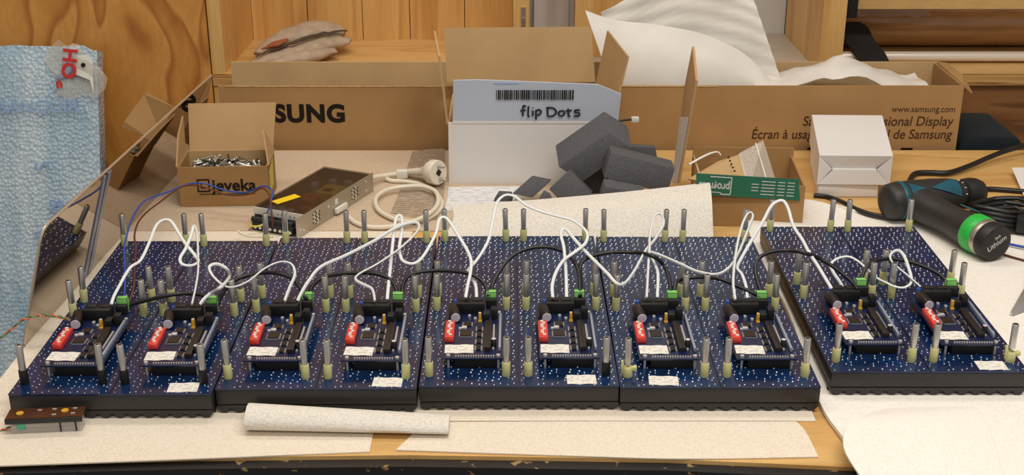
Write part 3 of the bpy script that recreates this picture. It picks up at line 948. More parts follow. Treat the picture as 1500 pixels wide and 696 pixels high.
G = 'white data cables between the controllers'
JY = 1.275
WH = [
 ([(-0.4403, 1.2605, 0.0589), (-0.4401, 1.2693, 0.0631), (-0.4381, 1.2799, 0.0682), (-0.4308, 1.3080, 0.0816), (-0.4207, 1.3186, 0.0871), (-0.4154, 1.3448, 0.1006), (-0.4124, 1.3647, 0.1113), (-0.4042, 1.3716, 0.1154), (-0.3947, 1.3676, 0.1136), (-0.3774, 1.3434, 0.1012), (-0.3583, 1.3210, 0.0903), (-0.3546, 1.3133, 0.0869), (-0.3613, 1.3084, 0.0848), (-0.3716, 1.3099, 0.0858), (-0.3754, 1.3177, 0.0900), (-0.3715, 1.3302, 0.0965), (-0.3685, 1.3473, 0.1056), (-0.3676, 1.3597, 0.1124), (-0.3628, 1.3511, 0.1082), (-0.3565, 1.3251, 0.0953), (-0.3513, 1.2972, 0.0821), (-0.3498, 1.2730, 0.0714), (-0.3496, 1.2525, 0.0627)],
  'white cable arching from the first to the second controller beside the polished plate'),
 ([(-0.3428, 1.2605, 0.0589), (-0.3395, 1.2674, 0.0624), (-0.3326, 1.2751, 0.0662), (-0.3194, 1.2643, 0.0778), (-0.3202, 1.3113, 0.0692), (-0.3211, 1.3061, 0.0816), (-0.3328, 1.3118, 0.0850), (-0.3405, 1.3076, 0.0835), (-0.3354, 1.2962, 0.0784), (-0.3216, 1.2828, 0.0727), (-0.3095, 1.2787, 0.0713), (-0.2933, 1.2865, 0.0752), (-0.2781, 1.3025, 0.0832), (-0.2617, 1.3112, 0.0878), (-0.2481, 1.3080, 0.0866), (-0.2424, 1.2938, 0.0803), (-0.2460, 1.2750, 0.0721), (-0.2488, 1.2571, 0.0647)],
  'white cable with a small loop from the second to the third controller'),
 ([(-0.2382, 1.2761, 0.0558), (-0.2355, 1.2856, 0.0606), (-0.2290, 1.3015, 0.0685), (-0.2173, 1.3202, 0.0780), (-0.1900, 1.3351, 0.0860), (-0.1594, 1.3538, 0.0961), (-0.1398, 1.3679, 0.1041), (-0.1259, 1.3746, 0.1083), (-0.1133, 1.3768, 0.1100), (-0.1082, 1.3707, 0.1072), (-0.1138, 1.3582, 0.1011), (-0.1307, 1.3384, 0.0914), (-0.1533, 1.3185, 0.0821), (-0.1729, 1.3042, 0.0757), (-0.1752, 1.2963, 0.0725), (-0.1662, 1.2893, 0.0698), (-0.1557, 1.2823, 0.0672), (-0.1513, 1.2661, 0.0605)],
  'white cable reaching back in a long bend from the third to the fourth controller'),
 ([(-0.1392, 1.2800, 0.0548), (-0.1391, 1.2997, 0.0643), (-0.1386, 1.3250, 0.0768), (-0.1382, 1.3529, 0.0913), (-0.1371, 1.3837, 0.1081), (-0.1344, 1.3915, 0.1129), (-0.1302, 1.3897, 0.1118), (-0.1285, 1.3748, 0.1022), (-0.1299, 1.3480, 0.0908), (-0.1265, 1.3320, 0.0831), (-0.1199, 1.3261, 0.0806), (-0.1120, 1.3247, 0.0803), (-0.1038, 1.3307, 0.0837), (-0.0952, 1.3468, 0.0922), (-0.0881, 1.3656, 0.1024), (-0.0856, 1.3807, 0.1110), (-0.0809, 1.3849, 0.1137), (-0.0743, 1.3799, 0.1114), (-0.0633, 1.3611, 0.1017), (-0.0517, 1.3396, 0.0909), (-0.0466, 1.3245, 0.0838), (-0.0470, 1.3075, 0.0759), (-0.0496, 1.2906, 0.0684), (-0.0514, 1.2737, 0.0611)],
  'white cable with a tall hairpin from the fourth controller to the fifth'),
 ([(-0.0397, 1.2857, 0.0556), (-0.0408, 1.2999, 0.0625), (-0.0449, 1.3114, 0.0683), (-0.0498, 1.3210, 0.0734), (-0.0422, 1.3316, 0.0790), (-0.0338, 1.3458, 0.0866), (-0.0270, 1.3619, 0.0954), (-0.0225, 1.3871, 0.1094), (-0.0179, 1.4096, 0.1224), (-0.0082, 1.4193, 0.1283), (0.0033, 1.4170, 0.1274), (0.0162, 1.4056, 0.1213), (0.0323, 1.3969, 0.1168), (0.0546, 1.3891, 0.1129), (0.0697, 1.3841, 0.1106), (0.0806, 1.3754, 0.1062), (0.0873, 1.3658, 0.1015), (0.0869, 1.3562, 0.0968), (0.0818, 1.3475, 0.0927), (0.0688, 1.3361, 0.0873), (0.0584, 1.3265, 0.0829), (0.0494, 1.3095, 0.0751), (0.0451, 1.2917, 0.0671), (0.0454, 1.2757, 0.0602)],
  'white cable rising highest in the row, from the fifth controller to the sixth'),
 ([(0.0611, 1.2867, 0.0551), (0.0614, 1.3191, 0.0709), (0.0601, 1.3525, 0.0881), (0.0573, 1.3675, 0.0965), (0.0591, 1.3762, 0.1016), (0.0639, 1.3747, 0.1014), (0.0722, 1.3622, 0.0952), (0.0842, 1.3452, 0.0869), (0.0982, 1.3272, 0.0784), (0.1081, 1.3106, 0.0738), (0.1171, 1.2947, 0.0690), (0.1268, 1.2999, 0.0667), (0.1395, 1.3168, 0.0753), (0.1539, 1.3428, 0.0887), (0.1661, 1.3579, 0.0970), (0.1771, 1.3757, 0.1070), (0.1772, 1.3861, 0.1132), (0.1727, 1.3901, 0.1160), (0.1657, 1.3832, 0.1126), (0.1600, 1.3625, 0.1020), (0.1575, 1.3408, 0.0913), (0.1535, 1.3100, 0.0765), (0.1491, 1.2747, 0.0606)],
  'white cable crossing low between panels to a narrow loop at the seventh controller'),
 ([(0.1627, 1.2867, 0.0551), (0.1653, 1.3081, 0.0656), (0.1657, 1.3221, 0.0729), (0.1608, 1.3380, 0.0814), (0.1582, 1.3457, 0.0858), (0.1741, 1.3387, 0.0828), (0.1941, 1.3271, 0.0776), (0.2111, 1.3180, 0.0730), (0.2322, 1.3138, 0.0715), (0.2480, 1.3225, 0.0770), (0.2595, 1.3393, 0.0859), (0.2701, 1.3598, 0.0971), (0.2800, 1.3803, 0.1086), (0.2835, 1.3889, 0.1139), (0.2808, 1.3928, 0.1166), (0.2752, 1.3877, 0.1143), (0.2674, 1.3715, 0.1061), (0.2582, 1.3434, 0.0919), (0.2511, 1.3135, 0.0776), (0.2475, 1.2918, 0.0679), (0.2471, 1.2719, 0.0594)],
  'white cable sagging then looping tall from the seventh controller to the eighth'),
 ([(0.2634, 1.2849, 0.0534), (0.2642, 1.3018, 0.0616), (0.2617, 1.3178, 0.0697), (0.2574, 1.3265, 0.0744), (0.2637, 1.3388, 0.0810), (0.2817, 1.3668, 0.0960), (0.2957, 1.3873, 0.1076), (0.3073, 1.4061, 0.1185), (0.3164, 1.4129, 0.1229), (0.3236, 1.4124, 0.1231), (0.3274, 1.4009, 0.1170), (0.3295, 1.3784, 0.1050), (0.3367, 1.3596, 0.0955), (0.3415, 1.3417, 0.0867), (0.3478, 1.3247, 0.0786), (0.3537, 1.3058, 0.0700), (0.3579, 1.2916, 0.0638)],
  'white cable arching over the gap to the rightmost separate panel'),
 ([(0.3802, 1.3242, 0.0490), (0.3777, 1.3320, 0.0540), (0.3724, 1.3423, 0.0607), (0.3708, 1.3518, 0.0669), (0.3792, 1.3587, 0.0717), (0.3922, 1.3607, 0.0735), (0.4023, 1.3552, 0.0706), (0.4120, 1.3469, 0.0638), (0.4236, 1.3395, 0.0550), (0.4295, 1.3267, 0.0556), (0.4386, 1.3214, 0.0528), (0.4492, 1.3200, 0.0525), (0.4585, 1.3270, 0.0571), (0.4584, 1.3448, 0.0682), (0.4557, 1.3585, 0.0770), (0.4495, 1.3629, 0.0803), (0.4411, 1.3574, 0.0775), (0.4406, 1.3477, 0.0721), (0.4549, 1.3305, 0.0624), (0.4689, 1.3133, 0.0530)],
  'white cable curling in a loop between the two controllers of the rightmost panel'),
]
for pts, lab in WH:
    cable('data_cable', pts, 0.00195, cable_white, lab, flat=0.6, group=G, up=(0, 1, 0.2))

BG = 'black bus cables between the green plugs'
BK = [
 ([(-0.4309, 1.2800, 0.0447), (-0.4252, 1.2828, 0.0485), (-0.4081, 1.2837, 0.0531), (-0.3851, 1.2851, 0.0583), (-0.3634, 1.2902, 0.0585), (-0.3438, 1.2872, 0.0565), (-0.3304, 1.2789, 0.0495)], 'black bus cable low between the first two green plugs'),
 ([(-0.3291, 1.2829, 0.0476), (-0.3249, 1.2922, 0.0576), (-0.3117, 1.3039, 0.0691), (-0.2900, 1.3127, 0.0728), (-0.2658, 1.3079, 0.0758), (-0.2463, 1.3037, 0.0692), (-0.2296, 1.2842, 0.0546)], 'black bus cable between the second and third green plugs'),
 ([(-0.2281, 1.2932, 0.0504), (-0.2252, 1.3044, 0.0622), (-0.2105, 1.3123, 0.0696), (-0.1818, 1.3133, 0.0734), (-0.1546, 1.3123, 0.0730), (-0.1357, 1.3058, 0.0666), (-0.1271, 1.2897, 0.0528)], 'black bus cable between the third and fourth green plugs'),
 ([(-0.1245, 1.2937, 0.0510), (-0.1227, 1.3060, 0.0640), (-0.1137, 1.3130, 0.0718), (-0.0931, 1.3176, 0.0741), (-0.0681, 1.3154, 0.0750), (-0.0463, 1.3090, 0.0736), (-0.0323, 1.3032, 0.0661), (-0.0261, 1.2915, 0.0545)], 'black bus cable between the fourth and fifth green plugs'),
 ([(-0.0231, 1.2990, 0.0511), (-0.0217, 1.3131, 0.0599), (-0.0117, 1.3322, 0.0719), (0.0016, 1.3463, 0.0813), (0.0198, 1.3538, 0.0867), (0.0396, 1.3546, 0.0881), (0.0570, 1.3547, 0.0838), (0.0699, 1.3396, 0.0790), (0.0762, 1.3202, 0.0704), (0.0766, 1.2910, 0.0548)], 'black bus cable arching high between the fifth and sixth green plugs'),
 ([(0.0794, 1.2990, 0.0511), (0.0780, 1.3231, 0.0657), (0.0801, 1.3381, 0.0754), (0.0930, 1.3455, 0.0808), (0.1144, 1.3488, 0.0837), (0.1422, 1.3499, 0.0832), (0.1592, 1.3258, 0.0891), (0.1736, 1.3311, 0.0758), (0.1783, 1.3136, 0.0665), (0.1787, 1.2927, 0.0557)], 'black bus cable arching between the sixth and seventh green plugs'),
 ([(0.1823, 1.2967, 0.0538), (0.1855, 1.3081, 0.0639), (0.1980, 1.3163, 0.0653), (0.2173, 1.3160, 0.0672), (0.2350, 1.3057, 0.0692), (0.2523, 1.3008, 0.0638), (0.2684, 1.2937, 0.0586), (0.2775, 1.2915, 0.0545)], 'black bus cable low between the seventh and eighth green plugs'),
 ([(0.2828, 1.2985, 0.0513), (0.2792, 1.3127, 0.0618), (0.2779, 1.3269, 0.0726), (0.2839, 1.3381, 0.0814), (0.2988, 1.3440, 0.0865), (0.3185, 1.3448, 0.0879), (0.3361, 1.3356, 0.0884), (0.3579, 1.3410, 0.0776), (0.3728, 1.3191, 0.0726), (0.3845, 1.3071, 0.0652), (0.3889, 1.2980, 0.0600)], 'black bus cable crossing the gap to the rightmost panel'),
 ([(0.4012, 1.3260, 0.0473), (0.4041, 1.3358, 0.0592), (0.4128, 1.3460, 0.0694), (0.4296, 1.3566, 0.0718), (0.4542, 1.3585, 0.0701), (0.4751, 1.3477, 0.0678), (0.4927, 1.3356, 0.0619), (0.5013, 1.3225, 0.0540)], 'black bus cable between the two plugs of the rightmost panel'),
]
for pts, lab in BK:
    cable('bus_cable', pts, 0.0023, black_rubber, lab, group=BG)

cable('blue_wire', [(-0.4401, 1.3000, 0.0413), (-0.4428, 1.3200, 0.0534), (-0.4532, 1.3600, 0.0616), (-0.4648, 1.4000, 0.0666), (-0.4745, 1.4500, 0.0686), (-0.4816, 1.5000, 0.0691), (-0.4850, 1.5600, 0.0670), (-0.4781, 1.6000, 0.0609), (-0.4676, 1.6300, 0.0568),
                    (-0.4514, 1.6600, 0.0560), (-0.4327, 1.6800, 0.0498), (-0.4023, 1.6700, 0.0433), (-0.3716, 1.6600, 0.0439), (-0.3440, 1.6450, 0.0584), (-0.3291, 1.6300, 0.0578), (-0.3294, 1.6150, 0.0425), (-0.3356, 1.6070, 0.0276), (-0.3372, 1.6060, 0.0160)],
      0.0012, wire_blue, 'blue supply wire from the power supply to the first green plug', cat='wire')
cable('brown_wire', [(-0.4355, 1.3020, 0.0386), (-0.4359, 1.3300, 0.0489), (-0.4425, 1.3600, 0.0573), (-0.4509, 1.4000, 0.0666), (-0.4634, 1.4400, 0.0681), (-0.4690, 1.4800, 0.0704), (-0.4687, 1.5200, 0.0689), (-0.4714, 1.5800, 0.0576), (-0.4651, 1.6200, 0.0565),
                     (-0.4531, 1.6550, 0.0558), (-0.4319, 1.6750, 0.0465), (-0.4014, 1.6640, 0.0393), (-0.3688, 1.6550, 0.0426), (-0.3441, 1.6400, 0.0572), (-0.3323, 1.6250, 0.0537), (-0.3278, 1.6100, 0.0394), (-0.3256, 1.6020, 0.0256), (-0.3249, 1.6000, 0.0164)],
      0.0012, wire_brown, 'brown supply wire from the power supply to the first green plug', cat='wire')
# twisted pair coming in from the left over the plate edge
tp = smoothpath([(-0.5741, 1.2350, 0.0183), (-0.5534, 1.2450, 0.0316), (-0.5353, 1.2520, 0.0448), (-0.5169, 1.2580, 0.0469), (-0.4978, 1.2620, 0.0424), (-0.4870, 1.2620, 0.0382)], 10)
for ph, wm, lab in ((0, wire_orange, 'thin orange wire twisted with a green one at the polished plate'), (math.pi, wire_green, 'thin green wire twisted with an orange one at the polished plate')):
    P = []
    for i, p in enumerate(tp):
        a = i * 0.75 + ph
        P.append(p + Vector((0, math.cos(a), math.sin(a))) * 0.0010)
    mb = MB(); mb.tube(P, 0.0008, 6, wm)
    tag(mb.build('thin_wire'), lab, 'wire')

# ------------------------------------------------------------------ polished plate leaning on the left table edge
TILT, YAW = R(15), R(2.6)
root = empty('polished_plate', (-0.5475, 1.27, 0.0018), -YAW, 'polished mirror-like metal plate standing tilted along the left edge of the workbench', 'plate')


def on_plate(s, h, off=0.0):
    """s along the plate's foot, h up its face, off towards the panels"""
    return Vector((h * math.sin(TILT) + off * math.cos(TILT), s, h * math.cos(TILT) - off * math.sin(TILT)))


out = [(0.002, 0.0), (0.009, 0.126), (0.011, 0.134), (0.016, 0.140), (0.024, 0.1425), (0.036, 0.1425), (0.715, 0.1285), (0.715, 0.0)]
mb = MB(); mb.slab([on_plate(y, z) for y, z in reversed(out)], 0.0030, mirror_m)
pl = mb.build('sheet', root, smooth=0)
rim = [(0.002, 0.002), (0.009, 0.126), (0.011, 0.134), (0.016, 0.140), (0.024, 0.1425), (0.036, 0.1425), (0.25, 0.1382), (0.5, 0.133), (0.715, 0.1285)]
mb = MB(); mb.tube([on_plate(y, z, -0.0015) for y, z in rim], 0.0017, 8, plate_edge)
tag(mb.build('rim', root), 'bright cut rim of the plate')
mb = MB()
for (o0, w, mt) in ((-0.010, 0.007, strip_blue), (-0.003, 0.006, strip_dark), (0.003, 0.013, strip_blue)):
    a0, a1 = 0.193 + o0, 0.214 + o0
    mb.slab([on_plate(a0, 0.004, 0.0016), on_plate(a0 + w, 0.004, 0.0016), on_plate(a1 + w, 0.136, 0.0016), on_plate(a1, 0.136, 0.0016)], 0.0014, mt)
tag(mb.build('joint_strip', root, smooth=0), 'pale blue and dark strip running up the plate')

# ------------------------------------------------------------------ bubble-wrapped board
LEAN = R(17)
bw = empty('wrapped_board', (-0.731, 1.92, FLOOR_Z), 0, 'tall board in pale blue bubble wrap standing behind the polished plate', 'board')
bw.rotation_euler = (-LEAN, 0, 0)
BH = 0.925
mb = MB()
nx, nz = 26, 34
rows = []
for j in range(nz + 1):
    r = []
    for i in range(nx + 1):
        x, z = -0.62 + 0.62 * i / nx, BH * j / nz
        ex = min(1, min(i, nx - i) / 2.0) * min(1, min(j, nz - j) / 2.0)
        y = -0.004 * ex - 0.006 * ex * noise.noise(Vector((x * 9, z * 6, 3.1)))
        if i == nx:
            x += 0.004 * noise.noise(Vector((z * 20, 1, 1)))
        if j == nz:
            z += 0.004 * noise.noise(Vector((x * 24, 5, 1))) - (0.012 if i == nx else 0)
        r.append((x, y, z))
    rows.append(r)
mb.grid(rows, bubble)
mb.box(-0.62, 0.0, 0.0, 0.032, 0, BH - 0.008, bubble)
mb.build('wrapping', bw, smooth=60)
mb = MB()
rows = [[(-0.075 + 0.016 * math.sin(j * 1.3) + (0.082 - 0.010 * math.cos(j * 1.1) - 0.012 * max(0, j - 3)) * i / 6, -0.011 - 0.004 * math.sin(i * 1.2 + j), 0.835 + 0.095 * j / 5 + 0.006 * math.sin(i * 1.7) - 0.004 * max(0, i - 3) * (j > 3)) for i in range(7)] for j in range(6)]
mb.grid(rows, tape_film, 0.0006)
tag(mb.build('loose_film', bw, smooth=60), 'loose clear film at the top corner')
mb = MB()
pts = [(-0.036, 0, BH - 0.050), (-0.037, 0, BH - 0.022), (-0.032, 0, BH - 0.017)]
for k in range(7):
    pts.append((-0.0190 + 0.0150 * math.sin(R(15 * k)), 0, BH - 0.031 + 0.0150 * math.cos(R(15 * k))))
pts += [(-0.0040, 0, BH - 0.085), (-0.010, 0, BH - 0.060)]
mb.slab([(x, -0.0120, z) for x, y, z in pts], -0.0012, white_plastic)
tag(mb.build('white_corner', bw, smooth=0), 'white rounded corner of the board showing through')
mb = MB(); mb.cyl((-0.020, -0.0152, BH - 0.034), (-0.020, -0.0120, BH - 0.034), 0.0038, n=14, mat=ink)
tag(mb.build('corner_hole', bw), 'dark round hole in the corner')
mb = MB(); mb.tube(smoothpath([(-0.067, -0.015, BH - 0.058), (-0.055, -0.015, BH - 0.052), (-0.046, -0.015, BH - 0.042), (-0.042, -0.015, BH - 0.022)], 4), [0.003] + [0.0055] * 11 + [0.004], 8, strip_blue, flat=0.3, up=(0, 1, 0))
tag(mb.build('blue_tab', bw), 'grey-blue curved tab near the corner')
Mz = Matrix.Rotation(R(90), 4, 'X')
text('red_lettering', 'HO', 0.034, red_print, bw, Matrix.Translation((-0.052, -0.0165, BH - 0.004)) @ Mz @ Matrix.Rotation(R(-96), 4, 'Z'), bold=0.0012, depth=0.0004)
text('red_lettering', 'n', 0.022, red_print, bw, Matrix.Translation((-0.067, -0.0165, BH - 0.074)) @ Mz @ Matrix.Rotation(R(8), 4, 'Z'), bold=0.0010, depth=0.0004)
text('blue_lettering', 'BANQUIR', 0.032, blue_print, bw, Matrix.Translation((-0.175, -0.0135, BH - 0.118)) @ Mz @ Matrix.Rotation(R(1), 4, 'Z'), depth=0.0004, space=1.05)
for (x, z, s, rr) in ((-0.112, 0.72, 'S', -80), (-0.088, 0.655, '&', -85), (-0.115, 0.60, 'B', -80), (-0.08, 0.575, 'S', -85)):
    text('blue_lettering', s, 0.036, blue_print_pale, bw, Matrix.Translation((x, -0.0135, z)) @ Mz @ Matrix.Rotation(R(rr), 4, 'Z'), depth=0.0004)

# ------------------------------------------------------------------ carton behind the plate
cb = empty('carton', (-0.64, 2.165, FLOOR_Z), 0, 'brown carton with a raised flap standing behind the polished plate', 'box')
zt_ = -FLOOR_Z - 0.09
mb = MB()
for (x0, x1, y0, y1) in ((-0.07, 0.07, -0.075, -0.072), (-0.07, 0.07, 0.072, 0.075), (-0.07, -0.067, -0.072, 0.072), (0.067, 0.07, -0.072, 0.072)):
    mb.box(x0, x1, y0, y1, 0, zt_, cardboard)
mb.box(-0.067, 0.067, -0.072, 0.072, 0, 0.003, cardboard)
mb.build('body', cb, smooth=0)
q = [local(cb, p) for p in ((-0.6755, 2.1000, 0.0037), (-0.6696, 2.1000, 0.0135), (-0.6391, 2.1300, 0.0538), (-0.6307, 2.1300, 0.0550), (-0.5731, 2.1000, 0.0355), (-0.5568, 2.0880, -0.1074), (-0.5987, 2.0880, -0.1074), (-0.5949, 2.0900, -0.0414), (-0.6296, 2.0900, -0.0117))]
mb = MB(); mb.slab(q, -0.003, cardboard); mb.build('flap', cb, smooth=0)

# ------------------------------------------------------------------ large display carton behind the table
sb = empty('display_carton', (0.13, 2.075, FLOOR_Z), 0, 'very long open brown carton with bold black lettering standing behind the workbench', 'box')
bz = -FLOOR_Z
xl, xr, yf, yb, zf, zb = -0.478 - 0.13, 0.735 - 0.13, 1.997 - 2.075, 2.15 - 2.075, bz + 0.105, bz + 0.107
mb = MB(); mb.box(xl, xr, yf, yf + 0.004, 0, zf, cardboard); tag(mb.build('front_wall', sb, bevel=0.0008), 'printed front wall')
mb = MB(); mb.box(xl - 0.010, xr + 0.006, yb - 0.004, yb, 0, zb, cardboard_in); mb.build('back_wall', sb, bevel=0.0008)
mb = MB(); mb.box(xl, xl + 0.004, yf + 0.004, yb - 0.004, 0, zf - 0.05, cardboard); mb.build('side_wall', sb, smooth=0)
mb = MB(); mb.box(xr - 0.004, xr, yf + 0.004, yb - 0.004, 0, zf, cardboard); mb.build('side_wall', sb, smooth=0)
mb = MB(); mb.box(xl + 0.004, xr - 0.004, yf + 0.004, yb - 0.004, 0, 0.004, cardboard_in); mb.build('base', sb, smooth=0)
q = [local(sb, p) for p in ((0.7345, 2.000, 0.103), (0.7345, 2.140, 0.106), (0.7490, 2.1350, 0.1058), (0.7491, 2.0500, 0.1066), (0.7504, 2.0000, 0.0902))]
mb = MB(); mb.slab(q, 0.003, cardboard); mb.build('end_flap', sb, smooth=0)


def on_front(x, z):
    return Matrix.Translation((x - 0.13, yf - 0.0003, bz + z)) @ Matrix.Rotation(R(90), 4, 'X')


k_ = -0.7012 - -0.8092   # 100 steps of print across this wall
text('lettering', 'SAMSUNG', 0.0405, ink, sb, on_front(-0.2731, 0.0448), bold=0.0019, align='RIGHT', fit=k_ * 1.86, space=1.1)
text('lettering', 'www.samsung.com', 0.0150, ink_brown, sb, on_front(0.7257, 0.0610), align='RIGHT', fit=k_ * 0.96)
text('lettering', 'Samsung Professional Display', 0.0228, ink_brown, sb, on_front(0.7240, 0.0378), align='RIGHT', shear=0.12, fit=k_ * 2.29, bold=0.0002)
text('lettering', '\u00c9cran \u00e0 usage professionnel de Samsung', 0.0228, ink_brown, sb, on_front(0.7247, 0.0154), align='RIGHT', shear=0.12, fit=k_ * 3.06, bold=0.0002)
text('lettering', 'F', 0.046, ink, sb, on_front(0.6418, -0.0333), bold=0.0014)
text('lettering', 'O', 0.046, ink, sb, on_front(0.4850, -0.0285), bold=0.0014)
mb = MB(); mb.box(xl + 0.012, xr - 0.4, yf - 0.0012, yf - 0.0002, bz + 0.1036, bz + 0.1048, cardboard_edge); tag(mb.build('score_line', sb, smooth=0), 'pressed fold line along the rim')

# crumpled film inside the carton, right
rows = []
for j in range(10):
    r = []
    for i in range(22):
        t = i / 21
        x = 0.40 + 0.29 * t
        y = 2.015 + 0.10 * j / 9
        h = 0.094 + 0.040 * math.exp(-((t - 0.52) / 0.24) ** 2) * math.sin(math.pi * (0.2 + 0.65 * j / 9)) + 0.010 * noise.noise(Vector((x * 32, y * 28, 2)))
        r.append((x, y, h))
    rows.append(r)
mb = MB(); mb.grid(rows, foam_drape, 0.001)
tag(mb.build('packing_film', smooth=70), 'crumpled white packing film in the right end of the display carton', 'packing film')

# big foam sheets standing out of the carton


def ruled(name, low, top, bulge, label, ripple=0.0, nv=16, mat=None):
    A, B = smoothpath(low, 6), smoothpath(top, 6)
    rows = []
    for j in range(nv + 1):
        t = j / nv
        r = []
        for i, (a, b) in enumerate(zip(A, B)):
            p = a.lerp(b, t)
            p.y += -bulge * math.sin(math.pi * t) + ripple * math.sin(i * 0.55 + j * 1.7) * (0.3 + 0.7 * t)
            p.z += ripple * 0.6 * math.sin(j * 2.1)
            r.append(p)
        rows.append(r)
    mb = MB(); mb.grid(rows, mat or foam_drape, 0.002)
    return tag(mb.build(name, smooth=70), label, 'foam sheet')


ruled('foam_sheet', [(0.1760, 2.0350, 0.0663), (0.2379, 2.0300, 0.0678), (0.3059, 2.0300, 0.0678), (0.3738, 2.0300, 0.0678), (0.4192, 2.0300, 0.0678), (0.4554, 2.0300, 0.0678)],
      [(0.1208, 2.0800, 0.2111), (0.1698, 2.0800, 0.1951), (0.2381, 2.0800, 0.1871), (0.3176, 2.0750, 0.1722), (0.3894, 2.0700, 0.1387), (0.4467, 2.0500, 0.0844)], 0.012,
      'smooth white foam sheet with a pointed corner bulging out of the display carton')
ruled('foam_sheet', [(0.1924, 2.0900, 0.0505), (0.2683, 2.0900, 0.0505), (0.3382, 2.0900, 0.0505), (0.4072, 2.0850, 0.0520), (0.4679, 2.0700, 0.0563)],
      [(0.1501, 2.1250, 0.1957), (0.1958, 2.1300, 0.2202), (0.2743, 2.1300, 0.2637), (0.3543, 2.1300, 0.2637), (0.3940, 2.1300, 0.2523)], 0.004,
      'ribbed white foam sheet standing highest behind the smooth one in the display carton', ripple=0.0022, nv=28)

# wooden block in the middle bay
mb = MB(); mb.box(0.118, 0.152, 2.35, 2.40, 0.0622, 0.30, pine); mb.box(0.152, 0.21, 2.36, 2.41, 0.0622, 0.32, pine)
tag(mb.build('wooden_block', smooth=0), 'golden wooden block standing in the white middle bay of the shelf', 'block')
mb = MB()
rows = [[(0.045 + 0.068 * i / 8, 2.53 - 0.05 * (j / 6) * (i / 8) + 0.012 * math.sin(i * 0.8), 0.063 + 0.26 * j / 6) for i in range(9)] for j in range(7)]
mb.grid(rows, white_card, 0.0015)
tag(mb.build('paper_sheet', smooth=70), 'pale sheet of paper leaning at the back of the middle bay', 'paper')

# ------------------------------------------------------------------ grey cloth on the shelf
cl = empty('work_cloth', (-0.385, 2.33, 0.059), R(0), 'crumpled grey knitted cloth with brown lining lying on the left shelf bay', 'cloth')


def cloth_layer(path, rad, flat, mat, name):
    P = smoothpath([local(cl, p) for p in path], 5)
    k = len(P)
    rr = smoothpath([(r, 0, 0) for r in rad], 5)
    mb = MB(); mb.tube(P, [max(0.001, a.x) for a in rr], 14, mat, flat=flat, up=(0, 0, 1))
    for i, v in enumerate(mb.v):
        w = noise.noise(Vector(v) * 45) * 0.004
        mb.v[i] = (v[0] + w, v[1] + w, max(0.0003, v[2] + w))
    return mb.build(name, cl, smooth=80)


cloth_layer([(-0.480, 2.285, 0.068), (-0.45, 2.31, 0.073), (-0.40, 2.35, 0.077), (-0.355, 2.39, 0.082), (-0.320, 2.41, 0.082), (-0.312, 2.412, 0.080)], [0.010, 0.022, 0.030, 0.030, 0.018, 0.008], 0.42, cloth_grey, 'lower_fold')
cloth_layer([(-0.478, 2.33, 0.076), (-0.45, 2.37, 0.090), (-0.40, 2.41, 0.098), (-0.36, 2.43, 0.098), (-0.325, 2.43, 0.094)], [0.008, 0.022, 0.034, 0.032, 0.014], 0.5, cloth_grey, 'upper_fold')
cloth_layer([(-0.455, 2.27, 0.066), (-0.42, 2.29, 0.072), (-0.375, 2.32, 0.076), (-0.335, 2.355, 0.075)], [0.008, 0.016, 0.020, 0.010], 0.5, cloth_grey, 'front_fold')
o = cloth_layer([(-0.465, 2.31, 0.090), (-0.44, 2.325, 0.097), (-0.422, 2.345, 0.099)], [0.004, 0.011, 0.004], 0.4, brown_leather, 'lining'); o['label'] = 'brown lining showing in the fold'
o = cloth_layer([(-0.472, 2.292, 0.081), (-0.42, 2.335, 0.094), (-0.36, 2.385, 0.102), (-0.318, 2.41, 0.101)], [0.002, 0.004, 0.004, 0.002], 0.5, cloth_shade, 'crease'); o['label'] = 'dark strip painting the shade between folds'  # dark strip laid along the crease as painted shade
mb = MB(); mb.cyl((-0.49, 2.258, 0.070), (-0.43, 2.255, 0.071), 0.0095, n=12, mat=pink_tube)
tag(mb.build('wooden_dowel'), 'short orange-brown dowel under the grey cloth', 'dowel')

# ------------------------------------------------------------------ right bay: wrapped roll, pipe, straps
mb = MB(); mb.tube([(0.607, 2.46, 0.112), (0.612, 2.46, 0.112), (1.30, 2.46, 0.112), (1.31, 2.46, 0.112)], [0.046, 0.050, 0.050, 0.046], 28, roll_film)
tag(mb.build('wrapped_roll'), 'brown roll in shiny film lying in the right shelf bay', 'roll')
mb = MB()
rows = [[(0.66 + 0.14 * i / 10, 2.40 + 0.03 * j / 5 + 0.004 * math.sin(i * 1.3), 0.132 + 0.020 * j / 5 + 0.006 * noise.noise(Vector((i * 0.7, j * 0.9, 4)))) for i in range(11)] for j in range(6)]
mb.grid(rows, tape_film, 0.0006)
tag(mb.build('film_scrap', smooth=80), 'shiny crumpled film on the brown roll', 'film')
mb = MB(); mb.tube([(0.606, 2.33, 0.071), (1.31, 2.33, 0.071)], 0.0095, 18, pipe_m)
tag(mb.build('metal_pipe'), 'pale metal pipe lying along the right shelf bay', 'pipe')
sp = smoothpath([(0.634, 2.385, 0.1245), (0.645, 2.36, 0.1195), (0.655, 2.335, 0.098), (0.668, 2.312, 0.083), (0.676, 2.28, 0.0625), (0.684, 2.256, 0.0645), (0.686, 2.241, 0.060), (0.687, 2.240, 0.035)], 6)
mb = MB()
for a in (0,):
    L = [p + Vector((-0.030, 0, 0)) for p in sp]
    Rr = [p + Vector((0.026, 0, 0)) for p in sp]
    mb.grid([L, [(p + q) / 2 for p, q in zip(L, Rr)], Rr], strap_black, 0.003)
tag(mb.build('black_strap', smooth=60), 'wide black webbing strap over the metal pipe in the right shelf bay', 'strap')
mb = MB(); mb.box(0.6005, 0.622, 2.262, 2.292, 0.158, 0.25, strap_black)
tag(mb.build('black_bracket', bevel=0.002), 'black bracket at the top left of the right shelf bay', 'bracket')

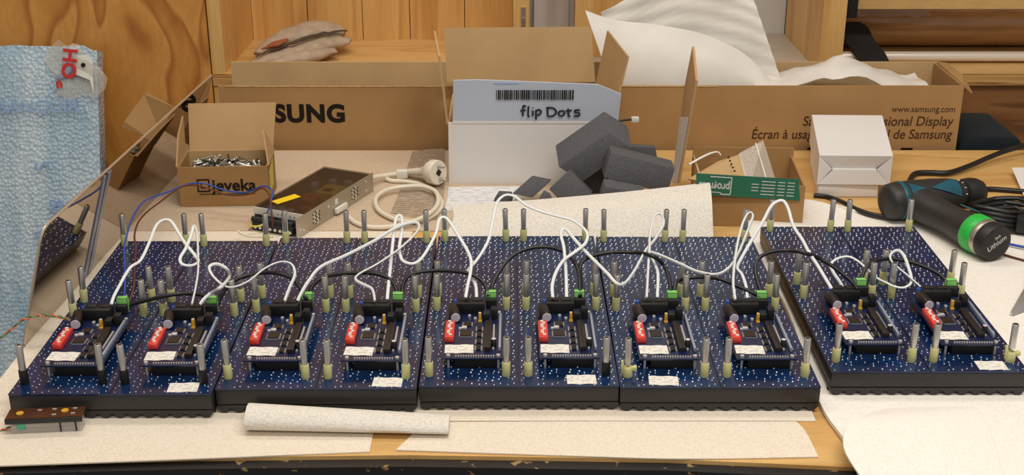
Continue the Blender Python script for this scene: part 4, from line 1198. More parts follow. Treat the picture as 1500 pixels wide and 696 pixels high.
# dark teal bag standing behind the table at the right
ch = empty('padded_bag', (0.798, 2.08, FLOOR_Z), 0, 'dark teal padded bag showing behind the right end of the workbench', 'bag')
mb = MB()
prof = [(-0.052, 0.0), (0.052, 0.0)] + [(0.052 - 0.020 * (1 - math.cos(R(15 * k))), 0.755 + 0.020 * math.sin(R(15 * k))) for k in range(7)] + [(-0.032 - 0.020 * math.sin(R(15 * k)), 0.775 - 0.020 * (1 - math.cos(R(15 * k)))) for k in range(7)]
mb.slab([(x, -0.07, z) for x, z in prof], 0.14, chair_teal); mb.build('body', ch, bevel=0.004)

# ------------------------------------------------------------------ open screw box
jv = empty('screw_box', (-0.479, 1.714, 0.0018), R(3), 'small open cardboard box full of screws beside the polished plate', 'box')
JW, JD, JH = 0.128, 0.078, 0.060
t = 0.0022
mb = MB(); mb.box(0, JW, 0, t, 0, JH, cardboard); mb.build('front_wall', jv, smooth=0)
mb = MB(); mb.box(0, JW, JD - t, JD, 0, JH, cardboard_in); mb.build('back_wall', jv, smooth=0)
mb = MB(); mb.box(0, t, t, JD - t, 0, JH, cardboard); mb.build('side_wall', jv, smooth=0)
mb = MB(); mb.box(JW - t, JW, t, JD - t, 0, JH, cardboard); mb.build('side_wall', jv, smooth=0)
mb = MB(); mb.box(t, JW - t, t, JD - t, 0, t, cardboard); mb.build('base', jv, smooth=0)
mb = MB(); mb.slab([(0.004, JD - 0.001, JH), (JW - 0.001, JD - 0.001, JH), (JW + 0.004, JD + 0.030, JH + 0.064), (0.002, JD + 0.030, JH + 0.064)], t, cardboard_pale)
mb.slab([(0.002, JD + 0.030, JH + 0.064), (JW + 0.004, JD + 0.030, JH + 0.064), (JW + 0.003, JD + 0.038, JH + 0.061), (0.003, JD + 0.038, JH + 0.061)], t, cardboard_pale)
tag(mb.build('lid', jv, smooth=0), 'raised lid')
mb = MB(); mb.slab([(-0.0005, 0.004, JH), (-0.0005, JD - 0.006, JH), (-0.003, JD + 0.012, JH + 0.050), (-0.003, 0.046, JH + 0.034)], t, cardboard_pale); mb.build('side_flap', jv, smooth=0)
mb = MB(); mb.slab([(JW, JD - 0.006, JH), (JW, 0.004, JH), (JW - 0.006, 0.030, JH + 0.022), (JW - 0.012, 0.060, JH + 0.036)], t, cardboard_pale); mb.build('side_flap', jv, smooth=0)
mb = MB(); mb.slab([(JW + 0.0004, 0.008, 0.016), (JW + 0.0004, 0.046, 0.018), (JW + 0.0004, 0.052, JH - 0.004), (JW + 0.0004, 0.012, JH - 0.014)], -0.0006, yellow_sticker); tag(mb.build('yellow_sticker', jv, smooth=0), 'pale yellow sticker on the side')
text('lettering', 'jeveka', 0.025, ink, jv, Matrix.Translation((0.047, -0.0006, 0.024)) @ Mz, bold=0.0005, depth=0.0002, width=1.0)
mb = MB()
for (a, b, c_, d_) in ((0.026, 0.044, 0.0225, 0.0245), (0.026, 0.044, 0.040, 0.042), (0.026, 0.028, 0.0245, 0.040), (0.042, 0.044, 0.0245, 0.040), (0.031, 0.0325, 0.028, 0.036), (0.0325, 0.039, 0.028, 0.0295), (0.028, 0.108, 0.0185, 0.0193)):
    mb.box(a, b, -0.0006, -0.0001, c_, d_, ink)
tag(mb.build('logo', jv, smooth=0), 'printed square logo and underline')


def screw_mesh(mat):
    mb = MB()
    mb.tube([(0, 0, 0), (0.001, 0, 0), (0.0035, 0, 0), (0.022, 0, 0), (0.026, 0, 0)], [0.0032, 0.0034, 0.0015, 0.0014, 0.0002], 7, mat)
    return mb.mesh('screw')


sm = [screw_mesh(screw_zinc), screw_mesh(screw_zinc), screw_mesh(screw_dark)]
# heap under the loose screws
mb = MB(); mb.grid([[(t + 0.001 + (JW - 2 * t - 0.002) * i / 8, t + 0.001 + (JD - 2 * t - 0.002) * j / 6, 0.037 + 0.004 * noise.noise(Vector((i, j, 1)))) for i in range(9)] for j in range(7)], screw_dark)
hp = mb.build('screw_heap', smooth=0)
hp.location = jv.location; hp.rotation_euler = jv.rotation_euler
tag(hp, 'heap of screws filling the small open cardboard box', 'screws', kind='stuff')
for k in range(75):
    x, y = random.uniform(0.012, JW - 0.016), random.uniform(0.010, JD - 0.012)
    a = random.uniform(0, 6.28)
    ca, sa = math.cos(a) * 0.024, math.sin(a) * 0.024
    if not (0.005 < x + ca < JW - 0.005 and 0.005 < y + sa < JD - 0.005):
        a += math.pi
        ca, sa = -ca, -sa
        if not (0.005 < x + ca < JW - 0.005 and 0.005 < y + sa < JD - 0.005):
            continue
    o = place('screw', sm[k % 3])
    M = Matrix.Translation(jv.location) @ Matrix.Rotation(R(3), 4, 'Z')
    o.location = M @ Vector((x, y, 0.051 + 0.008 * random.random() - 0.009 + 0.006 * math.exp(-((x - 0.055) / 0.03) ** 2)))
    o.rotation_euler = (0, R(random.uniform(-18, 12)), a + R(3))
    tag(o, 'loose zinc screw on the heap in the small open cardboard box', 'screw', 'loose screws in the small cardboard box')

# ------------------------------------------------------------------ power supply
ps = empty('power_supply', (-0.358, 1.640, 0.0018), R(-23.5), 'metal-cased switching power supply with dark see-through top beside the screw box', 'power supply')
W_, L_, H_ = 0.082, 0.186, 0.0290
mb = MB(); mb.box(0.001, W_ - 0.002, -0.018, L_, 0, 0.0015, alu); mb.box(0, 0.001, 0, L_, 0, H_ - 0.002, alu); mb.box(0, W_, L_ - 0.001, L_, 0, H_ - 0.002, alu)
mb.build('base_plate', ps, smooth=0)
# perforated side wall: plate around two round fields of holes
mb = MB(); mb.box(W_ - 0.0012, W_, -0.020, L_ + 0.004, 0, H_, alu); tag(mb.build('side_wall', ps, smooth=0), 'aluminium side wall')
mb = MB()
for cy_ in (0.030, 0.135):
    for a in range(-3, 4):
        for b in range(-3, 4):
            yy, zz = cy_ + a * 0.0042 + (b % 2) * 0.0021, 0.0150 + b * 0.0030
            if (yy - cy_) ** 2 + (zz - 0.015) ** 2 < 0.0105 ** 2:
                mb.cyl((W_ - 0.0010, yy, zz), (W_ + 0.0003, yy, zz), 0.00125, n=6, mat=white_plastic if (a + b) % 2 else steel_hole)
o = mb.build('vent_hole', ps, smooth=0); o['kind'] = 'stuff'
for (yy, zz, r) in ((-0.012, 0.011, 0.0016), (-0.004, 0.008, 0.0016), (0.062, 0.019, 0.002), (0.168, 0.022, 0.002), (0.168, 0.008, 0.002)):
    mb = MB(); mb.cyl((W_, yy, zz), (W_ + 0.0006, yy, zz), r, n=10, mat=silver); mb.build('screw_hole', ps)
mb = MB(); mb.box(W_, W_ + 0.0005, 0.080, 0.087, 0.016, 0.024, white_plastic); mb.build('white_sticker', ps, smooth=0)
mb = MB(); mb.box(W_, W_ + 0.006, 0.076, 0.106, 0.003, 0.012, white_plastic); mb.build('cable_clip', ps, bevel=0.002)
mb = MB(); mb.box(0.0, W_ - 0.0012, 0.0, L_, H_ - 0.0012, H_, smoke_cover); tag(mb.build('cover', ps, smooth=0), 'dark see-through cover')
mb = MB(); mb.box(0.0, W_ - 0.0012, -0.0012, 0.0, H_ - 0.0100, H_, white_plastic); tag(mb.build('terminal_label', ps, smooth=0), 'white label strip over the terminals')
for k in range(7):
    text('terminal_mark', '+-VNLGA'[k], 0.0045, ink_brown, ps, Matrix.Translation((0.026 + k * 0.0065, -0.0014, H_ - 0.0075)) @ Mz, depth=0.0001)
mb = MB(); mb.box(0.002, W_ - 0.003, 0.001, L_ - 0.002, 0.0016, 0.0040, pcb_brown); mb.build('inner_board', ps, smooth=0)
mb = MB()
for k in range(24):
    a = 2 * math.pi * k / 24
    b = 2 * math.pi * (k + 1) / 24
    mb.cyl((0.040 + 0.010 * math.cos(a), 0.080 + 0.010 * math.sin(a), 0.018), (0.040 + 0.010 * math.cos(b), 0.080 + 0.010 * math.sin(b), 0.018), 0.006, n=8, mat=copper)
tag(mb.build('copper_coil', ps), 'copper wound ring')
mb = MB(); mb.box(0.050, 0.074, 0.036, 0.052, 0.004, 0.022, copper); tag(mb.build('copper_choke', ps, bevel=0.003), 'copper wound choke')
mb = MB(); mb.box(0.042, 0.076, 0.090, 0.128, 0.004, 0.0265, coil_yellow); mb.box(0.050, 0.064, 0.096, 0.110, 0.0262, 0.0272, black_matt); tag(mb.build('transformer', ps, bevel=0.002), 'yellow taped transformer')
for (x, y) in ((0.014, 0.022), (0.030, 0.022), (0.046, 0.020), (0.018, 0.130), (0.036, 0.150), (0.060, 0.155)):
    mb = MB(); mb.tube([(x, y, 0.004), (x, y, 0.023), (x, y, 0.024)], [0.0065, 0.0065, 0.0058], 12, grey_rail); mb.build('inner_capacitor', ps)
mb = MB(); mb.slab([(0.012, 0.026, H_ + 0.0001), (0.026, 0.020, H_ + 0.0001), (0.040, 0.058, H_ + 0.0001), (0.026, 0.064, H_ + 0.0001)], -0.0004, yellow_label); tag(mb.build('yellow_label', ps, smooth=0), 'bright yellow label')
mb = MB(); mb.box(0.006, W_ - 0.010, -0.016, -0.002, 0.0016, 0.0125, black_plastic); mb.build('terminal_block', ps, bevel=0.0015)
mb = MB(); mb.tube([(0.004, -0.010, 0.0145), (W_ - 0.012, -0.010, 0.0145)], 0.0042, 14, black_plastic); mb.build('terminal_guard', ps)
for k in range(8):
    mb = MB(); mb.cyl((0.012 + k * 0.008, -0.0168, 0.006), (0.012 + k * 0.008, -0.0155, 0.006), 0.0022, n=10, mat=silver); mb.build('terminal_screw', ps)
cable('yellow_wire', [(-0.3597, 1.6000, 0.0224), (-0.3546, 1.6000, 0.0174), (-0.3445, 1.6050, 0.0154), (-0.3343, 1.6120, 0.0187)], 0.0012, wire_yellow, 'short yellow wire at the power supply terminals', cat='wire')
cable('white_wire', [(-0.3702, 1.5850, 0.0164), (-0.3612, 1.5800, 0.0124), (-0.3466, 1.5750, 0.0115), (-0.3199, 1.5700, 0.0135)], 0.0016, cream_plastic, 'short white wire lying in front of the power supply terminals', cat='wire')

# ------------------------------------------------------------------ mains lead with plug
ml = empty('mains_lead', (-0.1144, 1.8175, 0.0018), 0, 'cream mains lead coiled behind the panels with a round earthed plug', 'cable')


def lp(p):
    return tuple(local(ml, p))


path = [(-0.2193, 1.7929, 0.0160), (-0.2044, 1.8167, 0.0120), (-0.1840, 1.8318, 0.0100), (-0.1702, 1.8413, 0.0100), (-0.1578, 1.8449, 0.0110)]
mb = MB(); mb.tube([lp(p) for p in smoothpath(path, 6)], 0.0038, 10, cream_plastic); mb.build('plug_cord', ml)
path = [(-0.1918, 1.8243, 0.0060), (-0.1830, 1.8178, 0.0050), (-0.1640, 1.8147, 0.0050), (-0.1393, 1.8024, 0.0050), (-0.1193, 1.7782, 0.0050), (-0.1075, 1.7488, 0.0050), (-0.1018, 1.7145, 0.0050), (-0.1069, 1.6815, 0.0050), (-0.1226, 1.6547, 0.0050), (-0.1449, 1.6456, 0.0055),
        (-0.1679, 1.6574, 0.0060), (-0.1887, 1.6844, 0.0070), (-0.1975, 1.7150, 0.0080), (-0.1963, 1.7437, 0.0090), (-0.1804, 1.7674, 0.0100), (-0.1525, 1.7752, 0.0115), (-0.1299, 1.7708, 0.0120), (-0.1125, 1.7501, 0.0120), (-0.1063, 1.7099, 0.0120), (-0.1120, 1.6726, 0.0115),
        (-0.1310, 1.6393, 0.0110), (-0.1604, 1.6262, 0.0070), (-0.1933, 1.6249, 0.0055), (-0.2168, 1.6404, 0.0055), (-0.2334, 1.6682, 0.0070)]
mb = MB(); mb.tube([lp(p) for p in smoothpath(path, 6)], 0.0034, 10, cream_plastic); mb.build('cord', ml)
a, b = Vector(lp((-0.1604, 1.8388, 0.0120))), Vector(lp((-0.1261, 1.8131, 0.0220)))
mb = MB()
mb.tube([a.lerp(b, k / 10) for k in range(11)], [0.0045, 0.0052, 0.0046, 0.0058, 0.0050, 0.0064, 0.0056, 0.0072, 0.0080, 0.0105, 0.0135], 14, cream_plastic)
mb.build('strain_relief', ml)
d = (Vector((0.75, -0.62, 0.12))).normalized()
c0 = Vector(lp((-0.1194, 1.8042, 0.0240)))
mb = MB(); mb.tube([c0 - d * 0.014, c0 - d * 0.008, c0 - d * 0.001, c0 + d * 0.010, c0 + d * 0.012], [0.008, 0.015, 0.019, 0.019, 0.018], 24, cream_plastic); mb.build('plug_body', ml)
e1 = d.cross(Vector((0, 0, 1))).normalized(); e2 = e1.cross(d).normalized()
mb = MB(); mb.tube([c0 + d * 0.0122, c0 + d * 0.0126], [0.006, 0.006], 4, black_matt, caps=True); tag(mb.build('earth_recess', ml), 'dark square earth contact')
for sgn in (-1, 1):
    q = c0 + d * 0.0121 + e2 * 0.0100 * sgn
    mb = MB(); mb.tube([q, q + d * 0.012, q + d * 0.0135], [0.0024, 0.0024, 0.0016], 12, steel); tag(mb.build('pin', ml), 'steel plug pin')
mb = MB()
M = frame(lp((-0.1699, 1.8372, 0.0070)), (1, 0.1, 0), (0, 1, 0))
mb.box(-0.008, 0.010, -0.005, 0.006, -0.0045, 0.009, white_plastic, M); tag(mb.build('cable_tie', ml, bevel=0.002), 'white tie around the cord')

# translucent striped film under the lead, printed papers
sheet('film_bag', [[(-0.1737, 1.6888, 0.0022), (-0.1403, 1.6726, 0.0022), (-0.1058, 1.6619, 0.0022)], [(-0.1684, 1.7794, 0.0024), (-0.1371, 1.7691, 0.0040), (-0.1013, 1.7646, 0.0024)], [(-0.1629, 1.9689, 0.0022), (-0.1388, 1.9772, 0.0030), (-0.1100, 1.9832, 0.0022)]],
      striped_bag, 0.0004, 'grey creased film lying under the mains plug', cat='film')
sheet('printed_paper', [[(-0.0978, 1.6937, 0.0024), (-0.0493, 1.7103, 0.0024), (0.0020, 1.7271, 0.0024)], [(-0.0953, 1.7442, 0.0024), (-0.0454, 1.7558, 0.0024), (0.0101, 1.7675, 0.0024)], [(-0.0958, 1.7974, 0.0024), (-0.0361, 1.8005, 0.0024), (0.0413, 1.8035, 0.0024)]],
      print_paper, 0.0004, 'printed white paper lying in front of the white-fronted barcode carton', cat='paper', sub=4)

# ------------------------------------------------------------------ flipDots carton
fb = empty('flap_carton', (-0.096, 1.816, 0.0006), 0, 'white-fronted open carton with a barcode and handwriting on its raised flap', 'box')
fw, fd, fh = 0.254, 0.160, 0.097
t = 0.003
mb = MB(); mb.hexa([(0, 0, 0), (fw, 0, 0), (fw, t, 0), (0, t, 0)], [(0.001, -0.001, fh), (fw + 0.001, -0.001, fh), (fw + 0.001, t, fh), (0.001, t, fh)], white_card); tag(mb.build('front_wall', fb, smooth=0), 'white front wall')
mb = MB(); mb.box(0, fw, fd - t, fd, 0, fh, cardboard_in); mb.build('back_wall', fb, smooth=0)
mb = MB(); mb.box(0, t, t, fd - t, 0, fh, cardboard_in); mb.build('side_wall', fb, smooth=0)
mb = MB(); mb.box(fw - t, fw, t, fd - t, 0, fh, cardboard_in); mb.build('side_wall', fb, smooth=0)
mb = MB(); mb.box(t, fw - t, t, fd - t, 0, t, cardboard_in); mb.build('base', fb, smooth=0)
pf = [Vector(local(fb, p)) for p in ((-0.0887, 1.8145, 0.0969), (0.1580, 1.8145, 0.0969), (0.1614, 1.8120, 0.1429), (0.1267, 1.8110, 0.1577), (-0.0502, 1.8110, 0.1649), (-0.0863, 1.8110, 0.1639))]
mb = MB(); mb.slab(pf, 0.003, white_card_blue); tag(mb.build('front_flap', fb, smooth=0), 'raised white printed front flap')
mb = MB(); mb.slab([(x.x, x.y - 0.0004, x.z) for x in (pf[0], pf[1], pf[1] + Vector((0, 0, 0.004)), pf[0] + Vector((0, 0, 0.004)))], 0.0003, white_card); mb.build('fold_edge', fb, smooth=0)
pb_ = [local(fb, p) for p in ((-0.1040, 1.9740, 0.1178), (0.1336, 1.9740, 0.1178), (0.1259, 1.9900, 0.2039), (-0.1086, 1.9900, 0.2017))]
mb = MB(); mb.slab(pb_, 0.003, cardboard_in); mb.build('back_flap', fb, smooth=0)
pr_ = [local(fb, p) for p in ((0.1603, 1.8220, 0.1380), (0.1354, 1.9650, 0.1113), (0.1524, 1.9650, 0.2030), (0.1725, 1.8220, 0.1970))]
mb = MB(); mb.slab(pr_, 0.003, cardboard_in); tag(mb.build('side_flap', fb, smooth=0), 'raised right flap')
pll = [local(fb, p) for p in ((-0.0951, 1.8200, 0.0942), (-0.1070, 1.9650, 0.1090), (-0.1202, 1.9650, 0.2030), (-0.1053, 1.8220, 0.1980))]
mb = MB(); mb.slab(pll, 0.003, cardboard_in); mb.build('side_flap', fb, smooth=0)
# barcode, one bar after another on the label
zb0, zb1 = 0.1348 - 0.0006, 0.1494 - 0.0006
mb = MB()
x = -0.0232 + 0.096
xe = 0.0908 + 0.096
rnd = random.Random(3)
while x < xe:
    w = rnd.choice((0.0009, 0.0014, 0.0022))
    mb.box(x, x + w, -0.0056, -0.0049, zb0, zb1, ink)
    x += w + rnd.choice((0.0009, 0.0012, 0.0016))
tag(mb.build('barcode', fb, smooth=0), 'barcode on the raised flap')
mb = MB()
xa = (-0.0281, 1.8110, 0.1587)
mb.box(xa[0] + 0.096, xa[0] + 0.096 + 0.038, -0.0056, -0.0049, xa[2] - 0.0006, xa[2] + 0.0004, blue_print); mb.build('small_print', fb, smooth=0)
# handwriting: strokes on a grid of letter boxes (x right, y up), letter height 1
STROKES = [
    [[(0.42, 0.95), (0.28, 1.05), (0.2, 0.8), (0.2, 0.0)], [(0.0, 0.55), (0.42, 0.6)]],                      # f
    [[(0.62, 1.0), (0.60, 0.05), (0.72, 0.0)]],                                                                # l
    [[(0.95, 0.55), (0.95, 0.02)], [(0.94, 0.82), (0.97, 0.86)]],                                              # i
    [[(1.18, 0.6), (1.2, -0.35)], [(1.18, 0.5), (1.4, 0.65), (1.58, 0.42), (1.42, 0.15), (1.2, 0.15)]],        # p
    [[(2.05, 0.85), (2.08, 0.0)], [(1.95, 0.85), (2.5, 0.8), (2.72, 0.4), (2.45, 0.02), (2.05, 0.0)]],         # D
    [[(3.1, 0.55), (2.88, 0.35), (3.02, 0.03), (3.3, 0.15), (3.3, 0.48), (3.1, 0.55)]],                        # o
    [[(3.62, 0.75), (3.65, 0.05), (3.8, 0.02)], [(3.42, 0.52), (3.9, 0.58)]],                                  # t
    [[(4.5, 0.6), (4.2, 0.62), (4.12, 0.42), (4.45, 0.3), (4.42, 0.05), (4.05, 0.03)]],                        # s
]
hp0 = (0.0122, 1.8125, 0.1092)
hs = 0.0155
mb = MB()
for L in STROKES:
    for s_ in L:
        P = smoothpath([(hp0[0] + 0.096 + x * hs * 1.27, -0.0046 + 0.0003 * (1 - y), hp0[2] + y * hs - 0.0006) for x, y in s_], 4)
        mb.tube(P, 0.0014, 6, pen_ink, flat=0.4, up=(0, 1, 0))
tag(mb.build('handwriting', fb), 'handwritten words in dark marker')
cable('loose_lead', [(0.1592, 1.8300, 0.0954), (0.1696, 1.8320, 0.0969), (0.1801, 1.8340, 0.0974)], 0.0016, black_rubber, 'short black lead sticking out beside the white-fronted barcode carton', cat='wire')
mb = MB(); p = Vector((0.1852, 1.8340, 0.0974)); mb.box(p.x - 0.0055, p.x + 0.006, p.y - 0.004, p.y + 0.004, p.z - 0.004, p.z + 0.004, white_plastic)
tag(mb.build('white_connector', bevel=0.001), 'tiny white connector at the end of the black lead', 'connector')

# ------------------------------------------------------------------ dark foam blocks


def block(front4, depth, label, base_z=None):
    """four corners of the face that looks at us, pushed back along depth"""
    q = [Vector(p) for p in front4]
    d = Vector(depth)
    mb = MB(); mb.add(q + [p + d for p in q], [(0, 1, 2, 3), (7, 6, 5, 4), (1, 0, 4, 5), (2, 1, 5, 6), (3, 2, 6, 7), (0, 3, 7, 4)], dark_foam)
    return tag(mb.build('foam_block', bevel=0.0015), label, 'foam block', 'dark grey foam blocks')


def block3(o, a, b, c, label):
    """one corner and its three neighbours"""
    o, a, b, c = (Vector(p) for p in (o, a, b, c))
    a, b, c = a - o, b - o, c - o
    mb = MB(); mb.hexa([o, o + a, o + a + b, o + b], [o + c, o + a + c, o + a + b + c, o + b + c], dark_foam)
    return tag(mb.build('foam_block', bevel=0.0015), label, 'foam block', 'dark grey foam blocks')


block3((0.0669, 1.7280, 0.0577), (0.1384, 1.7420, 0.1058), (0.1015, 1.7220, 0.0369), (0.0629, 1.7650, 0.0788), 'largest dark grey foam block tilted up against the white-fronted flap carton')
block3((0.1389, 1.6900, 0.0930), (0.2314, 1.7000, 0.0663), (0.1285, 1.6780, 0.0587), (0.1389, 1.7300, 0.0911), 'broad dark grey foam block at the right of the foam pile')
block3((0.1293, 1.6600, 0.0530), (0.1859, 1.6600, 0.0418), (0.1220, 1.6550, 0.0315), (0.1283, 1.6760, 0.0594), 'low dark grey foam block in front of the broad one')
block3((0.0800, 1.6900, 0.0657), (0.1114, 1.6720, 0.0374), (0.0520, 1.6800, 0.0417), (0.0843, 1.7200, 0.0584), 'cube-like dark grey foam block in the middle of the pile')
block3((0.0266, 1.7250, 0.0432), (0.0552, 1.7220, 0.0380), (0.0000, 1.7050, 0.0253), (0.0301, 1.7550, 0.0358), 'dark grey foam wedge at the left of the pile')
block([(-0.0280, 1.7350, 0.0005), (0.0000, 1.7350, 0.0016), (-0.0020, 1.7350, 0.0122), (-0.0209, 1.7350, 0.0133)], (0.002, 0.012, 0.002), 'small flat dark grey foam scrap on the printed paper')
block([(0.0878, 1.7720, -0.0166), (0.1450, 1.7720, -0.0166), (0.1431, 1.7720, 0.0480), (0.0970, 1.7720, 0.0373)], (0.0, 0.02, 0.0), 'dark grey foam block added to fill the shadow gap under the largest one')  # added block, its dark grey stands in for the black shadow gap
block([(0.1728, 1.8000, 0.0146), (0.2243, 1.8000, 0.0146), (0.2139, 1.8000, 0.0642), (0.1711, 1.8000, 0.0664)], (0.0, 0.012, 0.0), 'dark grey foam block standing furthest back in the pile')
block([(0.0335, 1.6600, 0.0255), (0.0593, 1.6600, 0.0276), (0.0536, 1.6680, 0.0379), (0.0450, 1.6680, 0.0430)], (0.0, 0.006, 0.0), 'smallest dark grey foam offcut beside the cube-like block')

# ------------------------------------------------------------------ bent cardboard sheet standing by the small carton
mb = MB()
q0 = [(0.2421, 1.8000, 0.0080), (0.2440, 1.7550, 0.0241), (0.2617, 1.7550, 0.1789), (0.2643, 1.8250, 0.2115), (0.2591, 1.8500, 0.1407)]
mb.slab(q0, 0.0035, cardboard_pale)
mb.slab([(Vector(p) + Vector((-0.0008, 0, 0))) for p in (q0[0], q0[1], (Vector(q0[1]) * 0.35 + Vector(q0[2]) * 0.65), (Vector(q0[0]) * 0.3 + Vector(q0[4]) * 0.7))], -0.0006, white_board)
cs = empty('cardboard_sheet', (0.25, 1.80, 0.0006), 0, 'tall cardboard sheet standing edge-on between the foam blocks and the small carton', 'cardboard')
for i, v in enumerate(mb.v):
    mb.v[i] = tuple(local(cs, v))
mb.build('sheet', cs, smooth=0)

# ------------------------------------------------------------------ small carton with the green band
pc = empty('parts_carton', (0.262, 1.644, 0.0006), R(-2.0), 'small open carton with a green printed band behind the white foam sheet', 'box')
pw, pd, ph = 0.142, 0.135, 0.060
t = 0.0025
mb = MB(); mb.box(0, pw, 0, t, 0, ph, cardboard); mb.build('front_wall', pc, smooth=0)
mb = MB(); mb.box(0.0, pw + 0.006, pd - t, pd, 0, ph + 0.012, cardboard); mb.build('back_wall', pc, smooth=0)
mb = MB(); mb.hexa([(0, t, 0), (t, t, 0), (t, pd - t, 0), (0, pd - t, 0)], [(0, t, ph), (t, t, ph), (t, pd - t, ph), (0, pd - t, ph)], cardboard_in); mb.build('side_wall', pc, smooth=0)
mb = MB(); mb.hexa([(pw - t, t, 0), (pw, t, 0), (pw + 0.004, pd - t, 0), (pw + 0.004 - t, pd - t, 0)], [(pw - t, t, ph), (pw, t, ph), (pw + 0.004, pd - t, ph), (pw + 0.004 - t, pd - t, ph)], cardboard); mb.build('side_wall', pc, smooth=0)
mb = MB(); mb.box(t, pw - t, t, pd - t, 0, t, cardboard_in); mb.build('base', pc, smooth=0)
# slanted green front flap with its upside-down print
gb = [Vector(local(pc, p)) for p in ((0.2539, 1.6370, 0.0493), (0.3975, 1.6370, 0.0402), (0.3937, 1.6400, 0.0701), (0.2526, 1.6400, 0.0790))]
mb = MB(); mb.slab(gb, 0.002, green_band); tag(mb.build('green_band', pc, smooth=0), 'green printed band')
gM = frame(gb[2] + (gb[1] - gb[2]) * 0.0, gb[3] - gb[2], gb[1] - gb[2])   # reads upside down from the front
gw, gh = (gb[3] - gb[2]).length, (gb[1] - gb[2]).length
off = Matrix.Translation((0, 0, 0.0003))
text('lettering', 'progress', 0.0160, white_board, pc, gM @ off @ Matrix.Translation((gw * 0.66, gh * 0.40, 0)), bold=0.0003, depth=0.0001, fit=gw * 0.30)
mb = MB()
for (x0, x1, y0, y1) in ((0.645, 0.655, 0.12, 0.9), (0.645, 0.86, 0.08, 0.13), (0.645, 0.75, 0.87, 0.92), (0.74, 0.75, 0.80, 0.92), (0.74, 0.99, 0.80, 0.84)):
    mb.box(gw * x0, gw * x1, gh * y0, gh * y1, 0.0002, 0.0004, white_board, gM)
mb.build('logo_border', pc, smooth=0)
mb = MB()
for k in range(5):
    for q in range(5):
        x0 = 0.03 + q * 0.085 + 0.01 * ((k * 3 + q) % 3)
        if k in (0, 4) and q == 4:
            continue
        mb.box(gw * x0, gw * (x0 + 0.07), gh * (0.17 + k * 0.15), gh * (0.21 + k * 0.15), 0.0002, 0.0004, white_board, gM)
tag(mb.build('small_print', pc, smooth=0), 'lines of small white print')
# zip bag with brown card inside, resting in the carton
zbg = empty('zip_bag', (0.33, 1.72, 0.025), 0, 'clear zip bag holding brown card, lying in the small carton with green band', 'bag')
q = [local(zbg, p) for p in ((0.2511, 1.6750, 0.0526), (0.3281, 1.6750, 0.0486), (0.3248, 1.7350, 0.0730), (0.2765, 1.7350, 0.0574))]
mb = MB(); mb.slab([local(zbg, p) for p in ((0.2492, 1.6900, 0.0534), (0.3371, 1.6800, 0.0427), (0.3286, 1.7350, 0.0751), (0.2978, 1.7350, 0.0647))], 0.002, cardboard_in); tag(mb.build('brown_card', zbg, smooth=0), 'brown card inside the bag')
mb = MB()
A = [(0.3132, 1.6760, 0.0441), (0.3044, 1.7000, 0.0602), (0.3178, 1.7280, 0.0733)]
mb.slab([local(zbg, p) for p in ((0.3321, 1.6720, 0.0395), (0.3771, 1.6760, 0.0380), (0.3611, 1.7380, 0.0957), (0.3262, 1.7330, 0.0768))], 0.0015, clear_bag)
tag(mb.build('film', zbg, smooth=0), 'clear plastic of the bag')
mb = MB(); mb.tube([local(zbg, p) for p in ((0.3610, 1.6740, 0.0428), (0.3576, 1.7000, 0.0622), (0.3503, 1.7360, 0.0912))], 0.0012, 6, white_plastic); tag(mb.build('zip_seal', zbg), 'white zip line')
mb = MB()
m0, m1 = local(zbg, (0.3120, 1.7335, 0.0704)), local(zbg, (0.3144, 1.6915, 0.0642))
for k in range(5):
    p = m0.lerp(m1, k / 4)
    mb.box(p.x - 0.0012, p.x + 0.0012, p.y - 0.0016, p.y + 0.0016, p.z - 0.0002, p.z + 0.0012, ink)
tag(mb.build('small_print', zbg, smooth=0), 'small dark marks')
cable('white_tie', [(0.2535, 1.7200, 0.0646), (0.2717, 1.7400, 0.0672), (0.2905, 1.7550, 0.0705), (0.3012, 1.7600, 0.0699), (0.3047, 1.7550, 0.0663)], 0.0022, white_plastic, 'white plastic strip curving up in the small carton', cat='strip', flat=0.5)

# ------------------------------------------------------------------ stacked white boxes
wl = empty('white_box', (0.449, 1.756, 0.0006), R(0.5), 'shallow white box under the tall white box', 'box', 'stacked white boxes')
mb = MB(); mb.hexa([(0.003, 0.002, 0), (0.092, 0.002, 0), (0.116, 0.15, 0), (0.025, 0.15, 0)], [(0.003, 0.002, 0.0205), (0.092, 0.002, 0.0205), (0.116, 0.15, 0.0205), (0.025, 0.15, 0.0205)], white_card); mb.build('carton', wl, bevel=0.001)
wu = empty('white_box', (0.449, 1.756, 0.0216), R(-1.5), 'closed white box with folded end lying on the shallow one', 'box', 'stacked white boxes')
UW, UD, UH = 0.1065, 0.205, 0.0445
mb = MB(); mb.add([(0, 0, 0), (UW, 0, 0), (UW + 0.034, UD, 0), (0.028, UD, 0), (0, 0, UH), (UW, 0, UH), (UW + 0.034, UD, UH + 0.001), (0.028, UD, UH + 0.001)],
                  [(3, 2, 1, 0), (4, 5, 6, 7), (1, 2, 6, 5), (2, 3, 7, 6), (3, 0, 4, 7)], white_card)
mb.build('carton', wu, smooth=0)
